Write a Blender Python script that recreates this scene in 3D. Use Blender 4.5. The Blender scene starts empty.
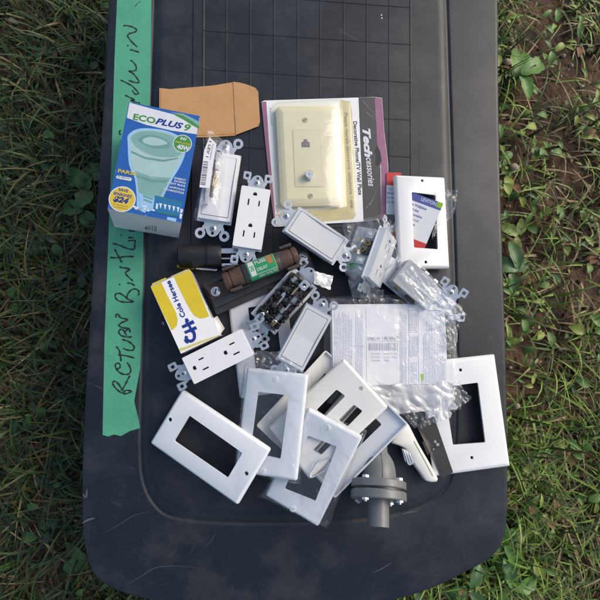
import bpy, bmesh, math, random
from mathutils import Vector, Matrix, noise, geometry
random.seed(7)
SC = bpy.context.scene
COL = SC.collection
# ------------------------------------------------------------------ camera model (all lengths in millimetres)
F = 453.0; D = 495.0; TA = -0.093; TB = 0.099
nz = Vector((-TA, TB, 1)).normalized()
nx = (Vector((1, 0, 0)) - nz * nz.x).normalized()
ny = nz.cross(nx)
R = Matrix((nx, ny, nz))
CAM = R @ Vector((0, 0, D))
def ray(px, py): return R @ Vector(((px - 300) / F, -(py - 300) / F, -1))
def W(px, py, z=0.0):
    d = ray(px, py); return CAM + d * ((z - CAM.z) / d.z)
def frame(pts):
    """pts: TL, TR, BR, BL as (px,py,z): orthonormal frame, width, height"""
    a, b, c, d = [W(*p) for p in pts]
    o = (a + b + c + d) / 4
    y = ((a + b) - (c + d)) / 2; x = ((b + c) - (a + d)) / 2
    h = y.length; w = x.length
    y.normalize(); x = (x - y * x.dot(y)).normalized(); z = x.cross(y)
    M = Matrix((x, y, z)).transposed().to_4x4(); M.translation = o
    return M, w, h
# ------------------------------------------------------------------ materials
MATS = {}
def mat(name, col, rough=.5, metal=0., spec=.5, bump=0., bs=300., var=.06, vs=60., coat=0., rv=.1, dirt=None, sheen=0.):
    if name in MATS: return MATS[name]
    m = bpy.data.materials.new(name); m.use_nodes = True; MATS[name] = m
    nt = m.node_tree; N = nt.nodes; L = nt.links
    p = N['Principled BSDF']
    p.inputs['Metallic'].default_value = metal
    p.inputs['Specular IOR Level'].default_value = spec
    p.inputs['Coat Weight'].default_value = coat
    p.inputs['Coat Roughness'].default_value = .08
    tc = N.new('ShaderNodeTexCoord')
    n1 = N.new('ShaderNodeTexNoise'); n1.inputs['Scale'].default_value = vs; n1.inputs['Detail'].default_value = 6; n1.inputs['Roughness'].default_value = .65
    L.new(tc.outputs['Object'], n1.inputs['Vector'])
    mr = N.new('ShaderNodeMapRange'); mr.inputs[1].default_value = .3; mr.inputs[2].default_value = .7
    mr.inputs[3].default_value = 1 - var; mr.inputs[4].default_value = 1 + var
    L.new(n1.outputs['Fac'], mr.inputs[0])
    mx = N.new('ShaderNodeVectorMath'); mx.operation = 'SCALE'
    mx.inputs[0].default_value = col
    L.new(mr.outputs[0], mx.inputs['Scale'])
    src = mx.outputs[0]
    if dirt:
        n3 = N.new('ShaderNodeTexNoise'); n3.inputs['Scale'].default_value = dirt[1]; n3.inputs['Detail'].default_value = 8; n3.inputs['Roughness'].default_value = .7
        L.new(tc.outputs['Object'], n3.inputs['Vector'])
        r3 = N.new('ShaderNodeMapRange'); r3.inputs[1].default_value = dirt[2]; r3.inputs[2].default_value = dirt[2] + .18; r3.inputs[4].default_value = dirt[3]
        L.new(n3.outputs['Fac'], r3.inputs[0])
        mc = N.new('ShaderNodeMix'); mc.data_type = 'RGBA'
        L.new(r3.outputs[0], mc.inputs[0]); L.new(src, mc.inputs[6]); mc.inputs[7].default_value = (*dirt[0], 1)
        src = mc.outputs[2]
    L.new(src, p.inputs['Base Color'])
    n2 = N.new('ShaderNodeTexNoise'); n2.inputs['Scale'].default_value = vs * 2.3; n2.inputs['Detail'].default_value = 5
    L.new(tc.outputs['Object'], n2.inputs['Vector'])
    m2 = N.new('ShaderNodeMapRange'); m2.inputs[3].default_value = max(.03, rough - rv); m2.inputs[4].default_value = min(1, rough + rv)
    L.new(n2.outputs['Fac'], m2.inputs[0]); L.new(m2.outputs[0], p.inputs['Roughness'])
    if bump > 0:
        n4 = N.new('ShaderNodeTexNoise'); n4.inputs['Scale'].default_value = bs; n4.inputs['Detail'].default_value = 4
        L.new(tc.outputs['Object'], n4.inputs['Vector'])
        bp = N.new('ShaderNodeBump'); bp.inputs['Strength'].default_value = bump; bp.inputs['Distance'].default_value = .0006
        L.new(n4.outputs['Fac'], bp.inputs['Height']); L.new(bp.outputs[0], p.inputs['Normal'])
    return m
def film_mat(name, tint=(.97, .98, 1), base=.03, edge=.6, streak=.3, milky=(.82, .84, .86), rough=.12, sc=70., bump=.8, thr=.55, f0=.075, bd=.0025):
    m = bpy.data.materials.new(name); m.use_nodes = True; MATS[name] = m
    nt = m.node_tree; N = nt.nodes; L = nt.links
    p = N['Principled BSDF']; out = N['Material Output']
    p.inputs['Base Color'].default_value = (*milky, 1); p.inputs['Roughness'].default_value = rough
    p.inputs['Specular IOR Level'].default_value = 1.0
    gl = N.new('ShaderNodeBsdfGlossy'); gl.inputs['Roughness'].default_value = rough; gl.inputs['Color'].default_value = (1, 1, 1, 1)
    tr = N.new('ShaderNodeBsdfTransparent'); tr.inputs[0].default_value = (*tint, 1)
    tc = N.new('ShaderNodeTexCoord')
    n1 = N.new('ShaderNodeTexNoise'); n1.inputs['Scale'].default_value = sc; n1.inputs['Detail'].default_value = 6; n1.inputs['Distortion'].default_value = 1.6
    L.new(tc.outputs['Object'], n1.inputs['Vector'])
    v1 = N.new('ShaderNodeTexVoronoi'); v1.feature = 'DISTANCE_TO_EDGE'; v1.inputs['Scale'].default_value = sc * 1.2
    mxv = N.new('ShaderNodeVectorMath'); mxv.operation = 'MULTIPLY_ADD'; mxv.inputs[1].default_value = (.02, .02, .02)
    L.new(n1.outputs['Color'], mxv.inputs[0]); L.new(tc.outputs['Object'], mxv.inputs[2]); L.new(mxv.outputs[0], v1.inputs['Vector'])
    ad = N.new('ShaderNodeMath'); ad.operation = 'ADD'
    L.new(n1.outputs['Fac'], ad.inputs[0]); L.new(v1.outputs['Distance'], ad.inputs[1])
    bp = N.new('ShaderNodeBump'); bp.inputs['Strength'].default_value = bump; bp.inputs['Distance'].default_value = bd
    L.new(ad.outputs[0], bp.inputs['Height'])
    L.new(bp.outputs[0], p.inputs['Normal']); L.new(bp.outputs[0], gl.inputs['Normal'])
    ge = N.new('ShaderNodeNewGeometry'); dt = N.new('ShaderNodeVectorMath'); dt.operation = 'DOT_PRODUCT'
    L.new(bp.outputs[0], dt.inputs[0]); L.new(ge.outputs['Incoming'], dt.inputs[1])
    ab = N.new('ShaderNodeMath'); ab.operation = 'ABSOLUTE'; L.new(dt.outputs['Value'], ab.inputs[0])
    om = N.new('ShaderNodeMath'); om.operation = 'SUBTRACT'; om.inputs[0].default_value = 1; om.use_clamp = True; L.new(ab.outputs[0], om.inputs[1])
    pw = N.new('ShaderNodeMath'); pw.operation = 'POWER'; pw.inputs[1].default_value = 4; L.new(om.outputs[0], pw.inputs[0])
    fm = N.new('ShaderNodeMath'); fm.operation = 'MULTIPLY_ADD'; fm.inputs[1].default_value = edge * 1.6; fm.inputs[2].default_value = f0; fm.use_clamp = True
    L.new(pw.outputs[0], fm.inputs[0])
    mix1 = N.new('ShaderNodeMixShader'); L.new(fm.outputs[0], mix1.inputs[0]); L.new(tr.outputs[0], mix1.inputs[1]); L.new(gl.outputs[0], mix1.inputs[2])
    mr = N.new('ShaderNodeMapRange'); mr.inputs[1].default_value = thr; mr.inputs[2].default_value = thr + .15; mr.inputs[3].default_value = base; mr.inputs[4].default_value = base + streak
    L.new(n1.outputs['Fac'], mr.inputs[0])
    mix2 = N.new('ShaderNodeMixShader'); L.new(mr.outputs[0], mix2.inputs[0]); L.new(mix1.outputs[0], mix2.inputs[1]); L.new(p.outputs[0], mix2.inputs[2])
    L.new(mix2.outputs[0], out.inputs['Surface'])
    return m
white = mat('white_plastic', (.79, .79, .785), .3, bump=.05, bs=900, var=.02, dirt=((.5, .49, .46), 45, .63, .22))
whiteg = mat('white_plastic_cool', (.73, .755, .78), .33, bump=.05, bs=900, var=.02, dirt=((.45, .45, .45), 45, .63, .2))
warmw = mat('white_plastic_warm', (.78, .765, .725), .36, bump=.05, bs=900, var=.02, dirt=((.5, .47, .4), 35, .6, .3))
padg = mat('rocker_grey_white', (.60, .615, .62), .36, bump=.05, var=.03)
offwh = mat('grey_white_plastic', (.55, .57, .59), .4, bump=.05, var=.03)
grey = mat('grey_plastic', (.36, .38, .39), .45, var=.05, bump=.1)
lgrey = mat('light_grey_plastic', (.5, .53, .56), .42, var=.04)
dark = mat('dark_recess', (.012, .012, .014), .6)
dslot = mat('slot_shade', (.05, .05, .055), .6)
lidm = mat('lid_plastic', (.0075, .0115, .0185), .42, bump=.22, bs=2400, var=.22, vs=14, rv=.09, spec=.42, dirt=((.05, .054, .058), 11, .47, .5))
def scuffed(m):
    nt = m.node_tree; N = nt.nodes; L = nt.links; p = N['Principled BSDF']; src = p.inputs['Base Color'].links[0].from_socket
    tc = N.new('ShaderNodeTexCoord')
    prev = src
    for k_, (rot, sx, sy, thr, amt) in enumerate(((.5, 25, 260, .68, .22), (-.7, 22, 300, .70, .2), (1.45, 30, 280, .69, .18), (0, 420, 420, .73, .22))):
        m0 = N.new('ShaderNodeMapping'); m0.inputs['Rotation'].default_value = (0, 0, rot); L.new(tc.outputs['Object'], m0.inputs[0])
        mp = N.new('ShaderNodeMapping'); mp.inputs['Scale'].default_value = (sx, sy, 60); L.new(m0.outputs[0], mp.inputs[0])
        n_ = N.new('ShaderNodeTexNoise'); n_.inputs['Scale'].default_value = 1; n_.inputs['Detail'].default_value = 3; n_.inputs['Distortion'].default_value = .6 if k_ < 3 else 0; L.new(mp.outputs[0], n_.inputs['Vector'])
        r_ = N.new('ShaderNodeMapRange'); r_.inputs[1].default_value = thr; r_.inputs[2].default_value = thr + .06; r_.inputs[4].default_value = amt; L.new(n_.outputs['Fac'], r_.inputs[0])
        mx = N.new('ShaderNodeMix'); mx.data_type = 'RGBA'; L.new(r_.outputs[0], mx.inputs[0]); L.new(prev, mx.inputs[6]); mx.inputs[7].default_value = (.10, .105, .11, 1); prev = mx.outputs[2]
    L.new(prev, p.inputs['Base Color'])
scuffed(lidm)
lidscr = mat('lid_scratch', (.075, .082, .088), .7)
totem = mat('tote_plastic', (.02, .022, .026), .5)
steel = mat('zinc_steel', (.56, .6, .63), .34, metal=.9, bump=.15, var=.12)
steelw = mat('bright_zinc', (.70, .72, .735), .32, metal=.85, bump=.1, var=.08)
chrome = mat('chrome', (.75, .77, .78), .15, metal=1)
brass = mat('brass', (.5, .36, .14), .35, metal=1, var=.2)
gold = mat('gold_metal', (.45, .31, .06), .4, metal=.9, var=.2, bump=.6, bs=900)
copper = mat('dull_copper', (.11, .064, .045), .5, metal=.45, var=.35, vs=120, bump=.3, dirt=((.06, .045, .04), 60, .5, .6))
bronze = mat('dark_bronze', (.06, .045, .035), .4, metal=.7, var=.4, vs=200)
bakel = mat('black_bakelite', (.03, .033, .037), .42, var=.2, bump=.2, dirt=((.1, .1, .1), 60, .58, .4))
black = mat('black_plastic', (.014, .014, .016), .38, var=.2, bump=.2)
tapem = mat('green_tape', (.075, .34, .205), .55, var=.1, vs=25, bump=.6, bs=420, dirt=((.04, .215, .14), 20, .5, .45))
ink = mat('black_marker', (.012, .022, .022), .5)
kraft = mat('kraft_paper', (.50, .275, .115), .75, var=.12, vs=30, bump=.6, bs=160, dirt=((.36, .19, .08), 30, .56, .5))
blue = mat('print_blue', (.018, .105, .38), .35, var=.05, coat=.3)
dblue = mat('print_dark_blue', (.012, .035, .24), .35)
lblue = mat('print_light_blue', (.3, .52, .75), .35)
tealp = mat('print_teal', (.20, .38, .345), .35, var=.08)
teal2 = mat('print_teal_dark', (.14, .30, .28), .35, var=.1)
teal3 = mat('print_teal_light', (.36, .52, .52), .35, var=.06)
greenp = mat('print_green', (.06, .26, .05), .4)
yellow = mat('print_yellow', (.66, .50, .02), .42, var=.06, coat=.2, bump=.1)
yellow2 = mat('print_gold_yellow', (.65, .48, .05), .4)
paper = mat('white_paper', (.8, .8, .8), .5, var=.03, bump=.2, bs=200)
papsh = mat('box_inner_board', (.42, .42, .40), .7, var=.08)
inkb = mat('print_black', (.03, .03, .035), .5)
inkgrey = mat('print_grey', (.32, .34, .38), .5)
inkblue = mat('print_blue_grey', (.30, .34, .50), .5)
red = mat('print_red', (.6, .06, .05), .4)
navy = mat('print_navy', (.10, .12, .36), .4)
lime = mat('print_lime', (.3, .55, .04), .4)
mauve = mat('mauve_card', (.30, .125, .21), .6, var=.12, vs=120, dirt=((.55, .35, .45), 90, .6, .5))
blkcard = mat('black_card', (.045, .042, .045), .4, var=.2, coat=.4)
ivory = mat('ivory_plastic', (.72, .68, .50), .36, var=.03, bump=.08)
ivory2 = mat('ivory_plastic_insert', (.69, .65, .48), .36, var=.03)
cream = mat('cream_plastic', (.74, .735, .67), .24, var=.05)
pvc = mat('grey_pvc', (.15, .16, .165), .4, var=.14, bump=.3, dirt=((.27, .27, .26), 55, .56, .55))
dkmet = mat('dark_metal', (.07, .066, .06), .45, metal=.5, var=.15, bump=.2)
label = mat('silver_label', (.6, .62, .6), .4)
greenl = mat('green_label', (.02, .26, .10), .4, var=.15)
orangel = mat('orange_label', (.42, .17, .05), .4)
rubber = mat('red_dust', (.2, .1, .08), .6)
film = film_mat('clear_film', tint=(.98, .985, 1), base=.06, edge=.4, streak=.35, sc=60, thr=.58, milky=(.88, .9, .93), bump=.6)
filmp = film_mat('clear_film_over_plate', tint=(.985, .99, 1), base=.02, edge=.5, streak=.5, sc=34, thr=.66, bump=.9, milky=(.9, .92, .94))
filmm = film_mat('milky_film', tint=(.98, .98, .98), base=.62, edge=.4, streak=.3, sc=26, milky=(.9, .89, .87), thr=.5, rough=.3, bump=.4)
filmw = film_mat('clear_film_wrinkled', tint=(.985, .99, 1), base=.02, edge=.6, streak=.4, sc=30, thr=.66, bump=.8, bd=.005, f0=.08, milky=(.95, .96, .98))
blisterm = film_mat('blister_plastic', tint=(.97, .97, .93), base=.02, edge=.16, streak=.08, sc=18, bump=.35, rough=.10, thr=.6, f0=.03)
# ------------------------------------------------------------------ mesh builder
class MB:
    def __init__(s, X=None): s.v = []; s.f = []; s.m = []; s.mats = []; s.X = X or Matrix(); s.sm = []
    def mi(s, m):
        if m not in s.mats: s.mats.append(m)
        return s.mats.index(m)
    def add(s, vs, fs, m, sm=False):
        o = len(s.v); s.v += [s.X @ Vector(v) for v in vs]; k = s.mi(m)
        for f in fs: s.f.append([i + o for i in f]); s.m.append(k)
    def prism(s, loops, z0, z1, m, M=None, open_bottom=False):
        """loops: outer + holes, 2D points; walls between z0 and z1"""
        flat = [p for l in loops for p in l]
        tr = geometry.tessellate_polygon([[Vector((p[0], p[1], 0)) for p in l] for l in loops])
        n = len(flat); vs = [(p[0], p[1], z1) for p in flat] + [(p[0], p[1], z0) for p in flat]
        fs = [list(t) for t in tr]
        if not open_bottom: fs += [[i + n for i in reversed(t)] for t in tr]
        o = 0
        for l in loops:
            k = len(l)
            for i in range(k):
                j = (i + 1) % k; fs.append([o + i, o + j, o + j + n, o + i + n])
            o += k
        if M: vs = [M @ Vector(v) for v in vs]
        s.add(vs, fs, m)
    def poly(s, pts, z, m):
        tr = geometry.tessellate_polygon([[Vector((p[0], p[1], 0)) for p in pts]])
        s.add([(p[0], p[1], z) for p in pts], [list(t) for t in tr], m)
    def box(s, c, d, m, rz=0, M=None):
        x, y, z = d[0] / 2, d[1] / 2, d[2] / 2
        vs = [Vector((a * x, b * y, e * z)) for a in (-1, 1) for b in (-1, 1) for e in (-1, 1)]
        Rr = Matrix.Rotation(rz, 3, 'Z')
        vs = [Rr @ v + Vector(c) for v in vs]
        if M: vs = [M @ v for v in vs]
        s.add(vs, [(0, 1, 3, 2), (4, 6, 7, 5), (0, 4, 5, 1), (2, 3, 7, 6), (0, 2, 6, 4), (1, 5, 7, 3)], m)
    def cyl(s, p0, p1, r0, m, r1=None, n=20, caps=True):
        p0 = Vector(p0); p1 = Vector(p1); r1 = r0 if r1 is None else r1
        ax = (p1 - p0).normalized(); u = ax.orthogonal().normalized(); w = ax.cross(u)
        vs = []
        for p, r in ((p0, r0), (p1, r1)):
            for i in range(n):
                a = i * 2 * math.pi / n; vs.append(p + u * math.cos(a) * r + w * math.sin(a) * r)
        fs = [[i, (i + 1) % n, n + (i + 1) % n, n + i] for i in range(n)]
        if caps: fs += [list(range(n - 1, -1, -1)), list(range(n, 2 * n))]
        s.add(vs, fs, m)
    def lathe(s, prof, m, n=40):
        """prof: (r, y) pairs, revolved about the local Y axis"""
        vs = []; k = len(prof)
        for i in range(n):
            a = i * 2 * math.pi / n
            for r, y in prof: vs.append((r * math.cos(a), y, r * math.sin(a)))
        fs = [[i * k + j, ((i + 1) % n) * k + j, ((i + 1) % n) * k + j + 1, i * k + j + 1] for i in range(n) for j in range(k - 1)]
        s.add(vs, fs, m)
    def tube(s, pts, r, m, n=8, flat=1.0):
        pts = [Vector(p) for p in pts]; k = len(pts); vs = []
        for i, p in enumerate(pts):
            t = (pts[min(i + 1, k - 1)] - pts[max(i - 1, 0)]).normalized()
            u = t.cross(Vector((0, 0, 1)))
            u = u.normalized() if u.length > 1e-4 else Vector((1, 0, 0))
            w = u.cross(t)
            for j in range(n):
                a = j * 2 * math.pi / n; vs.append(p + u * math.cos(a) * r + w * math.sin(a) * r * flat)
        fs = [[i * n + j, i * n + (j + 1) % n, (i + 1) * n + (j + 1) % n, (i + 1) * n + j] for i in range(k - 1) for j in range(n)]
        fs += [list(range(n)), list(range((k - 1) * n, k * n))]
        s.add(vs, fs, m)
    def text(s, txt, p0, p1, h, z, m, shear=0., bold=0., X=None):
        """flat printed lettering fitted between p0 and p1 on the local plane"""
        cu = bpy.data.curves.new('t', 'FONT'); cu.body = txt; cu.size = 1; cu.shear = shear; cu.offset = bold; cu.resolution_u = 3
        ob = bpy.data.objects.new('t', cu); COL.objects.link(ob)
        dg = bpy.context.evaluated_depsgraph_get(); me = bpy.data.meshes.new_from_object(ob.evaluated_get(dg))
        xs = [v.co.x for v in me.vertices]
        if xs:
            x0, x1 = min(xs), max(xs); ys = [v.co.y for v in me.vertices]; y1 = max(ys); y0 = 0
            p0 = Vector(p0[:2]); p1 = Vector(p1[:2]); d = p1 - p0; ln = d.length; d.normalize(); u = Vector((-d.y, d.x))
            vs = []
            for v in me.vertices:
                q = p0 + d * ((v.co.x - x0) / (x1 - x0) * ln) + u * (v.co.y / .72 * h); vs.append((q.x, q.y, z))
            s.add(vs, [list(p.vertices) for p in me.polygons], m)
        bpy.data.objects.remove(ob); bpy.data.curves.remove(cu); bpy.data.meshes.remove(me)
    def build(s, name, parent=None, bevel=0., seg=2, smooth=35, M=None, weld=False):
        me = bpy.data.meshes.new(name)
        me.from_pydata([v * .001 for v in s.v], [], s.f)
        for m in s.mats: me.materials.append(m)
        for p, k in zip(me.polygons, s.m): p.material_index = k
        bm = bmesh.new(); bm.from_mesh(me)
        if weld: bmesh.ops.remove_doubles(bm, verts=bm.verts, dist=1e-6)
        bmesh.ops.recalc_face_normals(bm, faces=bm.faces)
        for f in bm.faces: f.smooth = smooth > 0
        for e in bm.edges:
            if len(e.link_faces) == 2 and e.calc_face_angle(0) > math.radians(smooth): e.smooth = False
        bm.to_mesh(me); bm.free()
        o = bpy.data.objects.new(name, me); COL.objects.link(o)
        if parent: o.parent = parent
        if M is not None: o.matrix_world = sM(M)
        if bevel > 0:
            b = o.modifiers.new('bevel', 'BEVEL'); b.width = bevel * .001; b.segments = seg; b.limit_method = 'ANGLE'; b.angle_limit = math.radians(40)
        return o
def sM(M):
    M = M.copy(); M.translation = M.translation * .001; return M
def tag(o, label, cat, group=None, kind=None):
    o['label'] = label; o['category'] = cat
    if group: o['group'] = group
    if kind: o['kind'] = kind
    return o
class Frame:
    def __init__(s, pts=None, M=None):
        if pts: s.M, s.w, s.h = frame(pts)
        else: s.M = M; s.w = s.h = 0
        s.Mi = s.M.inverted()
    def L(s, px, py, z=0.):
        o = s.Mi @ CAM; d = s.Mi.to_3x3() @ ray(px, py); p = o + d * ((z - o.z) / d.z)
        return Vector((p.x, p.y, z))
    def L2(s, pts, z=0.): return [s.L(x, y, z).xy for x, y in pts]
def thing(name, label_, cat, fr, group=None):
    o = bpy.data.objects.new(name, None); o.empty_display_size = .01; COL.objects.link(o)
    o.matrix_world = sM(fr.M); tag(o, label_, cat, group); return o
def rrect(w, h, r, n=4, cx=0, cy=0):
    pts = []
    for sx, sy, a0 in ((1, 1, 0), (-1, 1, 90), (-1, -1, 180), (1, -1, 270)):
        for i in range(n + 1):
            a = math.radians(a0 + 90 * i / n); pts.append((cx + sx * (w / 2 - r) + r * math.cos(a), cy + sy * (h / 2 - r) + r * math.sin(a)))
    return pts
def rpoly(pts, r, n=4):
    out = []; k = len(pts)
    for i in range(k):
        p = Vector(pts[i][:2]); a = Vector(pts[i - 1][:2]); b = Vector(pts[(i + 1) % k][:2])
        rr = min(r, (a - p).length * .45, (b - p).length * .45)
        u = p + (a - p).normalized() * rr; v = p + (b - p).normalized() * rr
        for j in range(n + 1):
            t = j / n; q = u * (1 - t) ** 2 + p * 2 * t * (1 - t) + v * t * t; out.append((q.x, q.y))
    return out
def circ(cx, cy, r, n=16): return [(cx + r * math.cos(i * 2 * math.pi / n), cy + r * math.sin(i * 2 * math.pi / n)) for i in range(n)]
def inset(pts, d):
    """move every point of a closed outline inwards by d"""
    A = sum(pts[i - 1][0] * pts[i][1] - pts[i][0] * pts[i - 1][1] for i in range(len(pts)))
    sgn = 1 if A > 0 else -1; k = len(pts); out = []
    for i in range(k):
        a = Vector(pts[i - 1][:2]); p = Vector(pts[i][:2]); b = Vector(pts[(i + 1) % k][:2])
        t = (b - a).normalized() if (b - a).length > 1e-9 else Vector((1, 0)); nrm = Vector((-t.y, t.x)) * sgn
        out.append(tuple(p + nrm * d))
    return out
def spline(pts, closed=True, k=6):
    out = []; n = len(pts)
    rng = range(n if closed else n - 1)
    for i in rng:
        g = (lambda j: pts[j % n]) if closed else (lambda j: pts[max(0, min(n - 1, j))])
        p0, p1, p2, p3 = [Vector(g(i + q)) for q in (-1, 0, 1, 2)]
        for s_ in range(k):
            t = s_ / k
            out.append(.5 * ((2 * p1) + (-p0 + p2) * t + (2 * p0 - 5 * p1 + 4 * p2 - p3) * t * t + (-p0 + 3 * p1 - 3 * p2 + p3) * t ** 3))
    if not closed: out.append(Vector(pts[-1]))
    return out
# ================================================================== THE TOTE LID
OUT = [(113, -40), (104.5, 100), (95, 250), (85, 420), (83, 500), (86, 548), (99, 578), (141, 597), (220, 606), (310, 608), (380, 602), (430, 588),
       (466, 571), (491, 556), (504, 534), (507, 480), (505, 350), (499, 160), (497, 0), (495, -60), (480, -85), (440, -95), (300, -98), (170, -95), (127, -78)]
IN = [(155, -30), (149.5, 100), (144, 250), (140, 400), (139.5, 450), (142, 480), (152, 503), (172, 518), (225, 524), (305, 524), (370, 520), (402, 514),
      (428, 505), (443, 494), (452, 478), (457, 440), (458, 330), (453, 160), (448, 0), (446, -25), (438, -42), (410, -50), (300, -52), (195, -50), (163, -42)]
def loop(pts, z): return [W(p.x, p.y, z) for p in spline([Vector(p) for p in pts])]
LW = loop(OUT, -4); LI = loop(IN, -3)
def ins3(l, d, z):
    q = inset([(p.x, p.y) for p in l], d); return [Vector((x, y, z)) for x, y in q]
lidF = Frame(M=Matrix.Identity(4))
tote = thing('storage_tote', 'large black plastic storage tote with its scuffed lid closed, under all the electrical parts', 'storage tote', lidF)
mb = MB()
loops = [ins3(LW, 6, -30), ins3(LW, 3, -30), ins3(LW, -1.2, -20), ins3(LW, -1.6, -7), ins3(LW, -1.0, -5.0), ins3(LW, .6, -4.1), ins3(LW, 3, -4.0), ins3(LI, -8, -4), ins3(LI, -2.5, -3.9), ins3(LI, -.8, -3.95),
         ins3(LI, .3, -4.9), ins3(LI, 1.8, -5.1), ins3(LI, 3.2, -4.5), ins3(LI, 5.5, -2.8), ins3(LI, 8.5, -1.0), ins3(LI, 11, -.25), ins3(LI, 14, 0), ins3(LI, 17, 0)]
n = len(loops[0]); vs = [v for l in loops for v in l]; fs = []
for k in range(len(loops) - 1):
    for i in range(n): fs.append([k * n + i, k * n + (i + 1) % n, (k + 1) * n + (i + 1) % n, (k + 1) * n + i])
base = (len(loops) - 1) * n
tr = geometry.tessellate_polygon([loops[-1]])
fs += [[base + i for i in t] for t in tr]
mb.add(vs, fs, lidm)
lidmb = mb
mb = MB()   # raised panel with the grid of ribs
PZ = 1.4
pn = [(194, -28), (191, 262), (419, 262), (418.5, 20), (417, -28)]
pl = [W(x, y, PZ).xy for x, y in rpoly(pn, 7)]
q0 = [(p[0], p[1]) for p in inset([tuple(p) for p in pl], -1.2)]
k = len(pl); mb.add([(x, y, -.1) for x, y in q0] + [(p.x, p.y, PZ) for p in pl], [[i, (i + 1) % k, k + (i + 1) % k, k + i] for i in range(k)], lidm)
mb.poly([(p.x, p.y) for p in pl], PZ, lidm)
def rib(a, b, w=1.0, z=PZ, h=.55):
    A = W(*a, z).xy; B = W(*b, z).xy; d = (B - A).normalized(); u = Vector((-d.y, d.x))
    q = [A + u * w, B + u * w, A - u * w, B - u * w, A + u * w * .45, B + u * w * .45, A - u * w * .45, B - u * w * .45]
    mb.add([(q[0].x, q[0].y, z - .05), (q[1].x, q[1].y, z - .05), (q[2].x, q[2].y, z - .05), (q[3].x, q[3].y, z - .05), (q[4].x, q[4].y, z + h), (q[5].x, q[5].y, z + h), (q[6].x, q[6].y, z + h), (q[7].x, q[7].y, z + h)],
           [(0, 1, 5, 4), (4, 5, 7, 6), (6, 7, 3, 2), (0, 4, 6, 2), (1, 3, 7, 5)], lidm)
xs = [203.5, 226.5, 250.3, 274, 297.6, 320, 343.5, 366.5, 389, 410.3]
for i, x in enumerate(xs):
    rib((x, -20), (x - 1.2 + i * .25, 258), 1.0 if 0 < i < 9 else 1.4)
for y0, y1 in ((-8, 7.5), (30.5, 44.5), (69, 82.5), (107, 120), (145, 157), (183, 194), (221, 231)):
    rib((203, y0), (411, y1), .9)
g = mb.build('grid_panel', tote, smooth=30)
mb = MB()   # small moulded marks at the left of the lid
for px, py in ((166.5, 271), (166, 326)):
    M = W(px, py, 0)
    mb.box((M.x, M.y, .25), (13, 12, .7), lidm)
    for i in range(3): mb.cyl((M.x - 4 + 4 * i, M.y + 2, .5), (M.x - 4 + 4 * i, M.y + 2, 1.1), 1.1, lidm, n=10)
    mb.build('moulded_mark', tote, bevel=.2); mb = MB()
mb = lidmb   # scratches and paint flecks scuffed into the lid
def scr(pts, w, zz=-3.9, m=None):
    P = [W(x, y, zz).xy for x, y in [tuple(p) for p in spline([Vector(p) for p in pts], False, 6)]]
    k = len(P)
    L_ = []; R_ = []
    for i, p in enumerate(P):
        d = (P[min(i + 1, k - 1)] - P[max(i - 1, 0)]).normalized(); u = Vector((-d.y, d.x)); ww = w * (.25 + math.sin(math.pi * i / (k - 1))) * .5
        L_.append((p + u * ww)); R_.append((p - u * ww))
    mb.add([(q.x, q.y, zz) for q in L_ + R_], [[i, i + 1, k + i + 1, k + i] for i in range(k - 1)], m or lidscr)
scr([(463, 101), (468, 109), (475, 114), (484, 117)], .7)
scr([(465, 84), (473, 88), (479, 91)], .35)
scr([(461, 1), (476, 22), (487, 40), (495, 58)], .8)
scr([(455, 95), (462, 110), (466, 125)], .3)
scr([(104, 533), (120, 524), (135, 515), (150, 512)], .35)
scr([(126, 585), (140, 577), (155, 568), (175, 566), (200, 568)], .4)
scr([(203, 549), (211, 541), (216, 532)], .35)
scr([(372, 573), (383, 568), (392, 562)], .7)
scr([(82.5, 494), (86, 497), (87, 489)], 1.6); scr([(82, 523), (88, 520), (95, 518)], 1.6)
scr([(402, 514.5), (409, 512.3), (418, 511.5)], 1.0, -.9)
scr([(471, 290), (474, 300)], .3); scr([(496, 240), (498, 262)], .4)
rs = random.Random(3)
for i in range(70):
    side = rs.random()
    if side < .35: x = rs.uniform(460, 497); y = rs.uniform(0, 330)
    elif side < .8: x = rs.uniform(110, 480); y = rs.uniform(532, 590)
    else: x = rs.uniform(105, 135); y = rs.uniform(440, 540)
    if y > 555 and (x > 465 or x < 115): continue
    l = rs.uniform(2, 12); a = rs.uniform(0, 3.14); scr([(x, y), (x + l * math.cos(a) * .5, y + l * math.sin(a) * .5 + .4), (x + l * math.cos(a), y + l * math.sin(a))], rs.uniform(.08, .22))
def fleck(x, y, z, r, m):
    c = W(x, y, z); mb.poly([(c.x + r * rs.uniform(.5, 1.3) * math.cos(a), c.y + r * rs.uniform(.5, 1.3) * math.sin(a)) for a in [i * .9 for i in range(7)]], z, m)
for x, y in ((381.5, 15), (382, 18)): fleck(x, y, PZ + .1, 1.0, paper)
for x, y, r in ((162.5, 323, .9), (163.5, 324.5, .6)): fleck(x, y, .75, r, paper)
for i in range(120):
    x = rs.uniform(205, 412); y = rs.uniform(0, 95); fleck(x, y, PZ + .06, rs.uniform(.12, .35), lidscr)
for i in range(150):
    x = rs.uniform(165, 440); y = rs.uniform(400, 515); fleck(x, y, .06, rs.uniform(.12, .4), lidscr)
for i in range(120):
    x = rs.uniform(460, 495); y = rs.uniform(0, 540); fleck(x, y, -3.93, rs.uniform(.12, .4), lidscr)
mb.build('lid', tote, smooth=60)
mb = MB()   # tapered bin below the lid
B = [ins3(LW, 8, -18), ins3(LW, 9, -34), ins3(LW, 22, -165)]
n = len(B[0]); mb.add([v for l in B for v in l], [[k * n + i, k * n + (i + 1) % n, (k + 1) * n + (i + 1) % n, (k + 1) * n + i] for k in range(2) for i in range(n)], totem)
mb.build('bin', tote)
GZ = -150.
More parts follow.
